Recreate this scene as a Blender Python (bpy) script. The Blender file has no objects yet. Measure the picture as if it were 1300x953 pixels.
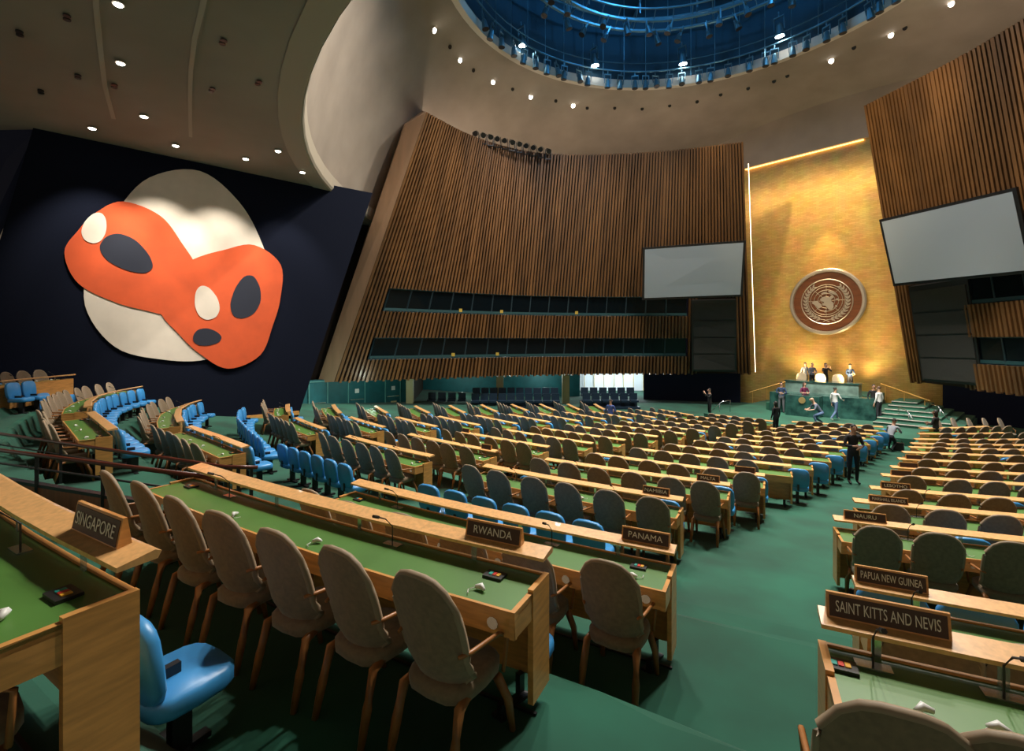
import bpy, math, random
from mathutils import Vector, Matrix
random.seed(7)
R = math.radians
C = bpy.context.scene.collection
# ---------------------------------------------------------------- camera
F, CY, CZ, AL = 614.0, 432.0, 4.45, R(47.9)
CA, SA = math.cos(AL), math.sin(AL)
cam_d = bpy.data.cameras.new('camera'); cam = bpy.data.objects.new('camera', cam_d); C.objects.link(cam)
cam_d.sensor_width = 36.0; cam_d.lens = 36.0*F/1300; cam_d.shift_y = -(476.5-CY)/1300.0
cam_d.clip_start = 0.05; cam_d.clip_end = 300
cam.location = (0, 0, CZ); cam.rotation_euler = (R(90), 0, AL)
bpy.context.scene.camera = cam
# ---------------------------------------------------------------- world, exposure
sc = bpy.context.scene
sc.view_settings.view_transform = 'Standard'; sc.view_settings.look = 'None'
sc.view_settings.gamma = 1; sc.view_settings.use_curve_mapping = False
sc.view_settings.exposure = 0.0
w = bpy.data.worlds.new('world'); sc.world = w; w.use_nodes = True
w.node_tree.nodes['Background'].inputs[0].default_value = (1.0, 0.86, 0.70, 1)
w.node_tree.nodes['Background'].inputs[1].default_value = 0.5

def plan(X, Z, h):            # camera-relative right / ahead / below-camera  ->  hall coordinates
    return Vector((X*CA - Z*SA, X*SA + Z*CA, CZ - h))
def at_h(x, y, h):            # sight line through (x,y) meets the level h metres below the camera
    Z = F*h/(y-CY); return plan((x-650)/F*Z, Z, h)
def at_z(x, y, Z):
    return plan((x-650)/F*Z, Z, (y-CY)*Z/F)
def lamp(name, kind, loc, power, color, target=None, size=0.3, angle=60, blend=0.6):
    d = bpy.data.lights.new(name, kind); d.energy = power; d.color = color
    if kind == 'SPOT': d.spot_size = R(angle); d.spot_blend = blend; d.shadow_soft_size = size
    elif kind == 'POINT': d.shadow_soft_size = size
    elif kind == 'AREA': d.size = size
    o = bpy.data.objects.new(name, d); C.objects.link(o); o.location = loc
    if target is not None:
        o.rotation_euler = (Vector(target)-Vector(loc)).to_track_quat('-Z', 'Y').to_euler()
    return o
WARM = (1, 0.80, 0.58); NEUT = (1, 0.92, 0.80); BLUE = (0.12, 0.5, 1.0)
# lamps inside the oculus, washing the seats
for k in range(14):
    a = 2*math.pi*k/14
    r0 = 7.0
    p = Vector((-9.5+r0*math.cos(a), 19.1+r0*math.sin(a), CZ+17.6))
    t = Vector((-9.5+12*math.cos(a), 14+11*math.sin(a), 0))
    lamp('oculus_lamp', 'SPOT', p, 5600, NEUT, t, 0.25, 95, 0.8)
for k in range(5):
    a = 2*math.pi*k/5
    lamp('oculus_blue', 'POINT', (-9.5+5.5*math.cos(a), 19.1+5.5*math.sin(a), CZ+20.0), 450, BLUE, None, 0.3)
# ---------------------------------------------------------------- materials
MATS = {}
def mat(name, col, rough=0.6, metal=0.0, noise=0.0, scale=8.0, stretch=None, emit=0.0, spec=0.5, bump=0.0, coat=0.0, alpha=1.0, trans=0.0, col2=None, detail=4.0, sheen=0.0):
    if name in MATS: return MATS[name]
    m = bpy.data.materials.new(name); m.use_nodes = True; MATS[name] = m
    nt = m.node_tree; b = nt.nodes['Principled BSDF']
    b.inputs['Base Color'].default_value = (*col, 1); b.inputs['Roughness'].default_value = rough
    b.inputs['Metallic'].default_value = metal; b.inputs['Specular IOR Level'].default_value = spec
    b.inputs['Coat Weight'].default_value = coat; b.inputs['Alpha'].default_value = alpha
    b.inputs['Transmission Weight'].default_value = trans; b.inputs['Sheen Weight'].default_value = sheen
    if emit:
        b.inputs['Emission Color'].default_value = (*col, 1); b.inputs['Emission Strength'].default_value = emit
    if noise or bump:
        tc = nt.nodes.new('ShaderNodeTexCoord'); mp = nt.nodes.new('ShaderNodeMapping')
        if stretch: mp.inputs['Scale'].default_value = stretch
        n = nt.nodes.new('ShaderNodeTexNoise'); n.inputs['Scale'].default_value = scale; n.inputs['Detail'].default_value = detail
        nt.links.new(tc.outputs['Object'], mp.inputs[0]); nt.links.new(mp.outputs[0], n.inputs[0])
        if noise:
            cr = nt.nodes.new('ShaderNodeValToRGB')
            c2 = col2 or tuple(c*(1-noise) for c in col)
            cr.color_ramp.elements[0].position = 0.32; cr.color_ramp.elements[1].position = 0.68
            cr.color_ramp.elements[0].color = (*c2, 1); cr.color_ramp.elements[1].color = (*[min(1, c*(1+noise*0.4)) for c in col], 1)
            nt.links.new(n.outputs['Fac'], cr.inputs[0]); nt.links.new(cr.outputs[0], b.inputs['Base Color'])
        if bump:
            bp = nt.nodes.new('ShaderNodeBump'); bp.inputs['Strength'].default_value = bump
            nt.links.new(n.outputs['Fac'], bp.inputs['Height']); nt.links.new(bp.outputs[0], b.inputs['Normal'])
    return m
maple = mat('maple', (0.66, 0.31, 0.085), 0.35, noise=0.22, scale=5, stretch=(1, 1, 7), coat=0.25)
maple_top = mat('maple_shelf', (0.84, 0.46, 0.18), 0.3, noise=0.18, scale=6, stretch=(5, 5, 1), coat=0.35)
leather = mat('green_leather', (0.075, 0.19, 0.035), 0.42, noise=0.12, scale=3)
fabric = mat('beige_fabric', (0.20, 0.142, 0.080), 0.85, noise=0.2, scale=30, bump=0.1, sheen=0.25)
piping = mat('chair_piping', (0.30, 0.22, 0.14), 0.6)
legwood = mat('leg_wood', (0.33, 0.13, 0.035), 0.4, noise=0.25, scale=12)
dark = mat('dark_metal', (0.012, 0.012, 0.014), 0.45)
black = mat('black_plastic', (0.015, 0.014, 0.014), 0.4)
blue = mat('blue_vinyl', (0.045, 0.27, 0.60), 0.38, noise=0.1, scale=6)
bluerim = mat('blue_vinyl_side', (0.02, 0.15, 0.33), 0.5)
carpet = mat('green_carpet', (0.007, 0.092, 0.054), 0.95, noise=0.45, scale=0.8, bump=0.05, detail=8, sheen=0.1)
chrome = mat('chrome', (0.62, 0.64, 0.66), 0.25, 1.0)
white_p = mat('white_plastic', (0.75, 0.74, 0.70), 0.4)
glass = mat('post_glass', (0.35, 0.5, 0.42), 0.1, alpha=0.45)
plate_b = mat('plate_brown', (0.050, 0.020, 0.010), 0.5)
plate_w = mat('plate_letters', (0.80, 0.76, 0.66), 0.5)
slat_m = mat('slat_wood', (0.155, 0.068, 0.020), 0.45, noise=0.4, scale=1.3, stretch=(1, 1, 0.12), coat=0.1)
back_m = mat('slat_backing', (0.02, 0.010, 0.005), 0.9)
endcap = mat('endcap_wood', (0.66, 0.41, 0.25), 0.4, noise=0.15, scale=2, stretch=(1, 1, 0.2))
ceil_m = mat('ceiling_plaster', (0.30, 0.255, 0.20), 0.9, noise=0.14, scale=0.35, detail=8)
dome_m = mat('dome_plaster', (0.34, 0.275, 0.215), 0.9, noise=0.16, scale=0.5, detail=8)
seam_m = mat('ceiling_seam', (0.42, 0.36, 0.28), 0.8)
navy = mat('navy_wall', (0.005, 0.007, 0.016), 0.9, spec=0.1, noise=0.15, scale=20)
navyc = mat('navy_curtain', (0.004, 0.008, 0.035), 0.9)
teal = mat('teal_wall', (0.006, 0.11, 0.125), 0.6, noise=0.2, scale=2)
teal_l = mat('teal_trim', (0.10, 0.30, 0.28), 0.5)
cream = mat('cream_column', (0.62, 0.52, 0.26), 0.5)
redwood = mat('redwood', (0.30, 0.07, 0.022), 0.4, noise=0.3, scale=4, stretch=(4, 4, .6))
rail_m = mat('rail_brown', (0.10, 0.022, 0.012), 0.35)
marble = mat('green_marble', (0.03, 0.10, 0.085), 0.12, noise=0.6, scale=2.2, detail=10, col2=(0.008, 0.03, 0.028))
marble_l = mat('light_green_marble', (0.24, 0.38, 0.33), 0.2, noise=0.5, scale=1.6, detail=10)
screen_m = mat('screen_cloth', (0.40, 0.44, 0.47), 0.75)
spk_m = mat('speaker_cloth', (0.045, 0.043, 0.038), 0.95, noise=0.3, scale=60)
lampw = mat('lamp_glow', (1, 0.97, 0.90), emit=25.0)
spotw = mat('spot_glow', (0.9, 0.97, 1.0), emit=40.0)
rigm = mat('rig_metal', (0.10, 0.22, 0.28), 0.35, 0.5)
octeal = mat('oculus_wall', (0.012, 0.05, 0.08), 0.7)
rimm = mat('oculus_rim', (0.62, 0.54, 0.44), 0.7)
bronze = mat('emblem_metal', (0.36, 0.32, 0.27), 0.4, 0.6)
emb_wood = mat('emblem_wood', (0.10, 0.032, 0.010), 0.35, noise=0.35, scale=1.2, stretch=(1, 1, 4))
steelr = mat('emblem_ring', (0.50, 0.45, 0.38), 0.35, 0.8)
navymural = mat('mural_navy', (0.012, 0.015, 0.028), 0.85)
m_white = mat('mural_white', (0.66, 0.58, 0.48), 0.85, noise=0.06, scale=2)
m_orange = mat('mural_orange', (0.62, 0.085, 0.018), 0.85, noise=0.12, scale=1.5)

def gold_mat():
    m = bpy.data.materials.new('gold_leaf'); m.use_nodes = True; nt = m.node_tree; b = nt.nodes['Principled BSDF']
    tc = nt.nodes.new('ShaderNodeTexCoord'); mp = nt.nodes.new('ShaderNodeMapping'); mp.inputs['Rotation'].default_value = (R(90), 0, 0)
    br = nt.nodes.new('ShaderNodeTexBrick'); br.inputs['Scale'].default_value = 1.0
    br.inputs['Brick Width'].default_value = 0.36; br.inputs['Row Height'].default_value = 0.11; br.inputs['Mortar Size'].default_value = 0.006
    br.inputs['Color1'].default_value = (0.76, 0.48, 0.15, 1); br.inputs['Color2'].default_value = (0.64, 0.39, 0.11, 1); br.inputs['Mortar'].default_value = (0.5, 0.30, 0.08, 1)
    n = nt.nodes.new('ShaderNodeTexNoise'); n.inputs['Scale'].default_value = 1.3; n.inputs['Detail'].default_value = 10
    mx = nt.nodes.new('ShaderNodeMix'); mx.data_type = 'RGBA'; mx.blend_type = 'MULTIPLY'; mx.inputs['Factor'].default_value = 0.45
    bp = nt.nodes.new('ShaderNodeBump'); bp.inputs['Strength'].default_value = 0.35; bp.inputs['Distance'].default_value = 0.03
    nt.links.new(tc.outputs['Object'], mp.inputs[0]); nt.links.new(mp.outputs[0], br.inputs['Vector']); nt.links.new(tc.outputs['Object'], n.inputs[0])
    nt.links.new(br.outputs['Color'], mx.inputs['A']); nt.links.new(n.outputs['Color'], mx.inputs['B'])
    nt.links.new(mx.outputs['Result'], b.inputs['Base Color']); nt.links.new(br.outputs['Color'], bp.inputs['Height']); nt.links.new(bp.outputs[0], b.inputs['Normal'])
    b.inputs['Metallic'].default_value = 0.55; b.inputs['Roughness'].default_value = 0.42
    return m
gold_m = gold_mat()

# ---------------------------------------------------------------- mesh helpers
class MB:
    def __init__(s): s.v = []; s.f = []; s.m = []; s.mats = []
    def mi(s, m):
        if m not in s.mats: s.mats.append(m)
        return s.mats.index(m)
    def quad(s, pts, m):
        i = len(s.v); s.v += [tuple(p) for p in pts]; s.f.append(tuple(range(i, i+len(pts)))); s.m.append(s.mi(m)); return s
    def hexa(s, p, m):        # 8 points: bottom ring 0-3, top ring 4-7
        i = len(s.v); s.v += [tuple(q) for q in p]; k = s.mi(m)
        for f in ((3, 2, 1, 0), (4, 5, 6, 7), (0, 1, 5, 4), (1, 2, 6, 5), (2, 3, 7, 6), (3, 0, 4, 7)):
            s.f.append(tuple(i+j for j in f)); s.m.append(k)
        return s
    def box(s, x0, x1, y0, y1, z0, z1, m):
        return s.hexa([(x0, y0, z0), (x1, y0, z0), (x1, y1, z0), (x0, y1, z0), (x0, y0, z1), (x1, y0, z1), (x1, y1, z1), (x0, y1, z1)], m)
    def sweep(s, rings, m, closed=True, caps=True, loop=False):
        i = len(s.v); n = len(rings[0]); k = s.mi(m)
        for r in rings: s.v += [tuple(p) for p in r]
        L = len(rings)
        for a in range(L if loop else L-1):
            a2 = (a+1) % L
            for j in range(n if closed else n-1):
                j2 = (j+1) % n
                s.f.append((i+a*n+j, i+a*n+j2, i+a2*n+j2, i+a2*n+j)); s.m.append(k)
        if caps and closed and not loop:
            s.f.append(tuple(i+j for j in reversed(range(n)))); s.m.append(k)
            s.f.append(tuple(i+(L-1)*n+j for j in range(n))); s.m.append(k)
        return s
    def tube(s, pts, r, m, n=6, loop=False):
        pts = [Vector(p) for p in pts]; rings = []
        for a, p in enumerate(pts):
            if loop: d = pts[(a+1) % len(pts)]-pts[a-1]
            else: d = pts[min(a+1, len(pts)-1)]-pts[max(a-1, 0)]
            d.normalize(); up = Vector((0, 0, 1)) if abs(d.z) < 0.9 else Vector((1, 0, 0))
            u = d.cross(up).normalized(); v = u.cross(d)
            rr = r[a] if isinstance(r, (list, tuple)) else r
            rings.append([p+u*rr*math.cos(t)+v*rr*math.sin(t) for t in [2*math.pi*j/n for j in range(n)]])
        return s.sweep(rings, m, loop=loop)
    def disc(s, c, r, h, m, n=16, axis=(0, 0, 1), r2=None):
        c = Vector(c); a = Vector(axis).normalized(); u = a.orthogonal().normalized(); v = a.cross(u)
        r2 = r if r2 is None else r2
        rings = [[c+a*hh+u*rr*math.cos(t)+v*rr*math.sin(t) for t in [2*math.pi*j/n for j in range(n)]] for hh, rr in ((0, r), (h, r2))]
        return s.sweep(rings, m)
    def build(s, name, parent=None, smooth=False):
        me = bpy.data.meshes.new(name); me.from_pydata(s.v, [], s.f)
        for m in s.mats: me.materials.append(m)
        me.polygons.foreach_set('material_index', s.m)
        if smooth: me.polygons.foreach_set('use_smooth', [True]*len(s.f))
        me.update()
        o = bpy.data.objects.new(name, me); C.objects.link(o)
        if parent: o.parent = parent
        return o
ALL_LABELS = {}
def tag(o, label, cat, group=None):
    o['label'] = label; o['category'] = cat
    if group: o['group'] = group
    return o
def struct(o, label=None):
    o['kind'] = 'structure'
    if label: o['label'] = label
    return o
def empty(name, loc=(0, 0, 0), rz=0):
    o = bpy.data.objects.new(name, None); C.objects.link(o); o.location = loc; o.rotation_euler = (0, 0, rz); o.empty_display_size = 0.1; return o
def dup(root, loc, rz, label, group=None):
    r = root.copy(); C.objects.link(r); r.location = loc; r.rotation_euler = (0, 0, rz); r['label'] = label
    if group: r['group'] = group
    for ch in root.children:
        c = ch.copy(); C.objects.link(c); c.parent = r
        for g in ch.children:
            d = g.copy(); C.objects.link(d); d.parent = c
    return r
ORD = ['first', 'second', 'third', 'fourth', 'fifth', 'sixth', 'seventh', 'eighth', 'ninth', 'tenth', 'eleventh', 'twelfth', 'thirteenth', 'fourteenth', 'fifteenth', 'sixteenth', 'seventeenth', 'eighteenth', 'nineteenth', 'twentieth']
def ordn(i):
    if i < 20: return ORD[i]
    tens = ('twenty', 'thirty', 'forty')[(i+1)//10-2]
    return tens[:-1]+'ieth' if (i+1) % 10 == 0 else tens+'-'+ORD[(i+1) % 10-1]

def text_mesh(body, size, depth, m, name, parent, M, width=None):
    cu = bpy.data.curves.new('t', 'FONT'); cu.body = body; cu.size = size; cu.extrude = depth; cu.align_x = 'CENTER'; cu.align_y = 'CENTER'
    cu.resolution_u = 3
    to = bpy.data.objects.new('t', cu); C.objects.link(to)
    dg = bpy.context.evaluated_depsgraph_get(); me = bpy.data.meshes.new_from_object(to.evaluated_get(dg))
    bpy.data.objects.remove(to); bpy.data.curves.remove(cu)
    if width and len(me.vertices):
        xs = [v.co.x for v in me.vertices]; k = width/(max(xs)-min(xs))
        mx_ = (max(xs)+min(xs))/2
        for v in me.vertices: v.co.x = (v.co.x-mx_)*k
    me.transform(M); me.materials.clear(); me.materials.append(m)
    o = bpy.data.objects.new(name, me); C.objects.link(o); o.parent = parent
    return o

# ---------------------------------------------------------------- seating rows (plan)
O = Vector((-13.3, 33.0))
# row: shelf level below camera; blocks: (block, left end, right end) as seen
ROWS = [
 ('S', 0.90, [('B', (-60, 575), (176, 711))]),
 ('R', 1.34, [('B', (248, 591), (696, 703)), ('A', (1040, 781), (1360, 846)), ('F', (93, 475.5), (-2, 484)), ('G', (-6, 484.6), (-120, 497))]),
 ('P', 1.76, [('B', (451.5, 611), (857.8, 698)), ('A', (1083.5, 738), (1440, 800)), ('E', None, None)]),
 ('Q', 2.10, [('E', None, None)]),
 ('N', 2.36, [('A', (1058, 657), 3.5), ('B', (615.4, 590.5), (867.3, 633.7)), ('C', (441.3, 553.3), (548.5, 578.7)), ('D', (375, 530), (411.5, 544)), ('F', (365, 513), (366.5, 522.5))]),
 ('M', 2.52, [('A', (1083.4, 634.5), 3.5), ('B', (693, 582.4), (927, 615)), ('C', (519.8, 550.8), (630.6, 572.8)), ('D', (444.3, 529.2), (487.7, 542)), ('F', (423, 513.5), (432, 524.2))]),
 ('L', 2.68, [('A', (1104.5, 618.5), 3.5), ('B', (754.8, 576), (971, 603)), ('C', (586.6, 548), (696.6, 567)), ('D', (503.4, 529.2), (554, 541.2)), ('F', (476.3, 515.2), (491.4, 524))]),
 ('A3', 2.82, [('A', (1119, 602.4), 3.5), ('B', (806.4, 569.4), (1004.6, 591)), ('C', (642.5, 545.4), (752.2, 562.6)), ('D', (557, 528.3), (608.6, 539.4)), ('F', (527, 515), (545, 524))]),
 ('A4', 2.93, [('A', (1130.8, 592.2), 3.5), ('B', (847, 564.3), (1030.8, 583.9)), ('C', (689.6, 543.7), (793.7, 558.4)), ('D', (604.4, 527), (656, 537.6)), ('F', (571, 514.5), (590, 523.7))]),
 ('A5', 3.02, [('A', (1140, 582), 3.5), ('B', (880.8, 559.6), (1051.6, 575)), ('C', (730, 540.6), (835, 554)), ('D', (645.8, 525.7), (698.3, 535.5)), ('F', (611, 513.5), (631, 522.4))]),
 ('A6', 3.10, [('A', (1146, 573.6), 3.5), ('B', (909.6, 555.7), (1068.9, 568)), ('C', (767.5, 538.6), (869, 550.4)), ('D', (682.8, 524.5), (736, 534.4)), ('F', (649.5, 513), (670, 521))]),
 ('A7', 3.17, [('A', (1154.5, 567.4), 3.5), ('B', (935, 552), (1085, 562)), ('C', (797, 536), (895, 547.3)), ('D', (718.4, 523.4), (768.3, 532)), ('F', (685.5, 512.6), (705, 520.7))]),
 ('A8', 3.25, [('A', (1157, 562.6), 3.5), ('B', (959, 547.8), (1098, 556)), ('C', (828, 533.5), (921, 544)), ('D', (751, 522.3), (802, 531)), ('F', (720.6, 512.6), (737, 520.2))]),
 ('A9', 3.32, [('A', (1161, 557.2), 3.5), ('B', (978, 543.6), (1108, 551)), ('C', (857, 531.2), (943, 541)), ('D', (783, 521.5), (832, 530)), ('F', (754.8, 512.6), (767, 519.4))]),
 ('A10', 3.38, [('A', (1166, 550.5), 3.3), ('B', (991.5, 539.6), (1115, 546.8)), ('C', (883, 528.8), (962.7, 538)), ('D', (812, 520.6), (858, 528.6))]),
 ('A11', 3.42, [('A', (1168, 543.6), 3.1), ('B', (1005.4, 535.2), (1120.8, 541.6)), ('C', (908, 526.6), (981, 534.6)), ('D', (838, 519.8), (880, 527))]),
]
PLATES = {('S', 'B'): ('SINGAPORE', 0.885, 0.46), ('R', 'B'): ('RWANDA', 0.905, 0.42), ('R', 'A'): ('SAINT KITTS AND NEVIS', 0.30, 0.47), ('P', 'B'): ('PANAMA', 0.935, 0.41), ('P', 'A'): ('PAPUA NEW GUINEA', 0.155, 0.42),
          ('N', 'B'): ('NAMIBIA', 0.89, 0.40), ('N', 'A'): ('NAURU', 0.10, 0.46), ('M', 'A'): ('MARSHALL ISLANDS', 0.13, 0.5), ('L', 'A'): ('LESOTHO', 0.11, 0.44), ('M', 'B'): ('MALTA', 0.9, 0.38),
          ('L', 'B'): (None, 0.9, 0.38), ('A3', 'A'): (None, 0.1, 0.36), ('A4', 'A'): (None, 0.1, 0.36), ('A5', 'A'): (None, 0.1, 0.36), ('P2', 'B'): (None, 0.05, 0.3), ('L', 'C'): (None, .05, .3), ('M', 'C'): (None, .9, .3)}
HF = {'A': 1, 'B': 1, 'C': 1.03, 'D': 1.08, 'E': 1, 'F': 1.08, 'G': 1}
EPTS = {'Q': [[(312, 567), (275, 553), (240, 541)], [(229, 535), (225, 527), (227, 519), (238, 512.5), (253, 508)]],
        'P': [[(143, 545), (128, 533), (115, 523)], [(111, 516), (112, 510), (121, 503.5), (135, 499), (155, 494.5), (178, 490.5)]]}
def arcline(a, b, n=7, rad=28.0):       # shallow arc from a to b bulging away from the rostrum
    a = Vector(a); b = Vector(b); d = b-a; L = d.length; nrm = Vector((-d.y, d.x)).normalized()
    if nrm.dot(O-(a+b)/2) > 0: nrm = -nrm
    sag = L*L/8/rad
    return [a+d*t+nrm*sag*4*t*(1-t) for t in [k/(n-1) for k in range(n)]]
DESKS = []     # dict(row, block, pts(2D list left->right), z floor)
for rn, (name, h, blocks) in enumerate(ROWS):
    for b, l, r_ in blocks:
        hh = h*HF[b]
        if name == 'R' and b == 'F': hh = 1.08
        if b == 'E':
            for q, pl in enumerate(EPTS[name]):
                hq = {'P': 1.62, 'Q': 2.10}[name]
                pts = [at_h(x, y, hq).xy for x, y in pl]
                if q == 0: pts = pts[::-1]
                else: pts = pts[::-1]
                DESKS.append(dict(row=name, rn=rn, block='E' if q == 0 else 'F', pts=pts, z=CZ-hq-0.89)); 
            continue
        a = at_h(l[0], l[1], hh).xy
        if isinstance(r_, float):
            v = a-O; rad = v.length; pts = []
            for k in range(7):
                t = r_*k/6/rad; c, s = math.cos(t), math.sin(t)
                pts.append(O+Vector((v.x*c-v.y*s, v.x*s+v.y*c)))
        else:
            bb = at_h(r_[0], r_[1], hh).xy
            pts = arcline(a, bb, 7 if b != 'F' else 4)
        DESKS.append(dict(row=name, rn=rn, block=b, pts=pts, z=CZ-hh-0.89))
def polar(p):
    v = Vector((p[0], p[1]))-O; return math.atan2(v.x, -v.y), v.length
# row curves in polar coordinates about O, for the floor
CURV = []
for rn, (name, h, _) in enumerate(ROWS):
    k = []
    for d in DESKS:
        if d['row'] == name:
            for p in (d['pts'][0], d['pts'][len(d['pts'])//2], d['pts'][-1]):
                a, r = polar(p); k.append((a, r, d['z']))
    if name == 'Q': k += [(R(a), 29.6, CZ-2.18-0.89) for a in (8, 14, 20, 26, 34)]
    if name == 'S': k += [(R(a), 34.8, CZ-h-0.89) for a in (-30, -5, 24, 34)]
    k.sort(); CURV.append((name, k))
def interp(k, a):
    if a <= k[0][0]: return k[0][1], k[0][2]
    for p, q in zip(k, k[1:]):
        if a <= q[0]:
            t = (a-p[0])/max(q[0]-p[0], 1e-6); return p[1]+(q[1]-p[1])*t, p[2]+(q[2]-p[2])*t
    return k[-1][1], k[-1][2]
def knots(a):
    ks = []; prev = None
    for name, k in CURV:
        r, z = interp(k, a)
        if ks and r > ks[-1][0]-0.35: r = ks[-1][0]-0.35
        if name in 'SRP':
            rb = r+(8 if name == 'S' else 1.3 if name == 'R' else 1.15)
            ks.append((rb, z) if not ks or ks[-1][0] > rb+.04 else (ks[-1][0]-0.04, z))
            ks.append((r-{'S': 0.04, 'R': 0.2, 'P': 0.72}[name], z))
        elif name == 'Q': ks.append((min(r+0.9, ks[-1][0]-0.04), z)); ks.append((r, z))
        else: ks.append((r, z))
    ks.append((ks[-1][0]-1.2, 0.0)); ks.append((0.0, 0.0))
    return ks
KC = {}
def floor_z(p):
    a, r = polar(p); key = round(a, 3)
    if key not in KC: KC[key] = knots(a)
    ks = KC[key]
    if r >= ks[0][0]: return ks[0][1]
    for (r0, z0), (r1, z1) in zip(ks, ks[1:]):
        if r >= r1: return z1+(z0-z1)*(r-r1)/max(r0-r1, 1e-6)
    return 0.0

# ---------------------------------------------------------------- floor
fb = MB(); NA = 170; vi = {}; ringn = None
aa = [R(-62)+R(124)*i/NA for i in range(NA+1)]
rr_ = [1.0+k*0.16 for k in range(95)]+[16.2+k*0.09 for k in range(225)]+[37, 40, 44, 50]
for a in aa:
    for r in rr_:
        p = O+Vector((math.sin(a), -math.cos(a)))*r
        fb.v.append((p.x, p.y, floor_z(p)))
n = len(rr_)
for i in range(NA):
    for j in range(n-1):
        fb.f.append((i*n+j, i*n+j+1, (i+1)*n+j+1, (i+1)*n+j)); fb.m.append(0)
fb.mats = [carpet]
fl = struct(fb.build('floor'))
fx = MB(); fx.box(-48, 22, 33-8, 52, -0.06, -0.01, carpet); fx.box(-48, 22, 3, 33, -0.30, -0.25, carpet); struct(fx.build('floor'))

# ---------------------------------------------------------------- ceiling, dome, oculus
CH = CZ+7.0; RC = Vector((-9.5, 19.1)); RR = 11.0; RH = CZ+16.0; BC = Vector((-8.8, 26.2)); BR = 22.0
N = 96
cb = MB(); rings = []
for rad in (BR, 30, 60):
    rings.append([(BC.x+rad*math.cos(2*math.pi*k/N), BC.y+rad*math.sin(2*math.pi*k/N), CH) for k in range(N)])
cb.sweep(rings, ceil_m, caps=False)
cb.sweep([[(x, y, z+0.4) for x, y, z in r] for r in rings], ceil_m, caps=False)
struct(cb.build('ceiling'))
db = MB(); rings = []
for t in [k/10 for k in range(11)]:
    tt = t
    c = BC.lerp(RC, tt); rad = BR+(RR-BR)*tt; z = CH+0.55+(RH-CH-0.55)*math.sin(t*math.pi/2)**0.9
    rings.append([(c.x+rad*math.cos(2*math.pi*k/N), c.y+rad*math.sin(2*math.pi*k/N), z) for k in range(N)])
db.sweep(rings, dome_m, caps=False); struct(db.build('ceiling', smooth=True))
tb = MB()
for dr, z0, z1 in ((0.0, CH-0.02, CH+0.6), (0.55, CH-0.05, CH+0.02)):
    pass
tb.sweep([[(BC.x+q*math.cos(2*math.pi*k/N), BC.y+q*math.sin(2*math.pi*k/N), z) for k in range(N)] for q, z in ((BR+.7, CH-.03), (BR+.05, CH-.05), (BR-.05, CH+.12), (BR-.12, CH+.58))], mat('dome_trim', (0.38, 0.32, 0.24), 0.8), caps=False)
struct(tb.build('trim_1'))
# seams across the flat ceiling
sb = MB()
def seam(pts, w=0.05):
    P = [at_h(x, y, -6.97) for x, y in pts]; L = []; Rr = []
    for i, p in enumerate(P):
        d = (P[min(i+1, len(P)-1)]-P[max(i-1, 0)]).normalized(); nn = Vector((-d.y, d.x, 0))*w; L.append(p+nn); Rr.append(p-nn)
    for i in range(len(P)-1): sb.hexa([L[i], Rr[i], Rr[i+1], L[i+1]]+[q+Vector((0, 0, .05)) for q in (L[i], Rr[i], Rr[i+1], L[i+1])], seam_m)
seam([(121, -30), (122, 10), (127, 60), (133, 110), (144, 151)])
seam([(268, -40), (258, 5), (247, 50), (242, 90), (241, 130), (242, 174)])
struct(sb.build('trim_2'))
# oculus
ob = MB()
circ = lambda rad, z, c=RC, n=N: [(c.x+rad*math.cos(2*math.pi*k/n), c.y+rad*math.sin(2*math.pi*k/n), z) for k in range(n)]
ob.sweep([circ(RR+.02, RH-.05), circ(RR-0.3, RH-.05), circ(RR-0.3, RH+.45), circ(RR, RH+.5)], rimm, caps=False)
struct(ob.build('trim_3'))
ob = MB(); ob.sweep([circ(RR, RH+.3), circ(RR+.3, RH+6.5), circ(.1, RH+6.6)], octeal, caps=False); struct(ob.build('ceiling'))
# lighting grid (rings of truss)
rig = empty('lighting_truss', (RC.x, RC.y, RH)); tag(rig, 'blue-lit ring truss of pipes hanging inside the ceiling oculus', 'truss')
def ringtube(rad, z, r, name):
    m = MB(); m.tube([(rad*math.cos(2*math.pi*k/72), rad*math.sin(2*math.pi*k/72), z) for k in range(72)], r, rigm, 5, loop=True); return m.build(name, rig)
for rad, z, r in ((10.3, 0.75, .05), (10.3, 1.25, .03), (8.6, 2.2, .09), (8.6, 2.9, .06), (7.7, 2.2, .09), (7.7, 2.9, .06), (6.0, 3.4, .07), (4.3, 3.6, .07), (9.6, 3.6, .05), (2.6, 3.8, .07)): ringtube(rad, z, r, 'truss_ring')
m = MB()
for k in range(48):
    a = 2*math.pi*k/48; c, s = math.cos(a), math.sin(a)
    m.tube([(10.3*c, 10.3*s, .2), (10.3*c, 10.3*s, 5.5)], .025, rigm, 4)
    m.tube([(8.6*c, 8.6*s, 2.2), (7.7*c, 7.7*s, 2.9)], .03, rigm, 4); m.tube([(8.6*c, 8.6*s, 2.9), (7.7*c, 7.7*s, 2.2)], .03, rigm, 4)
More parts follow.
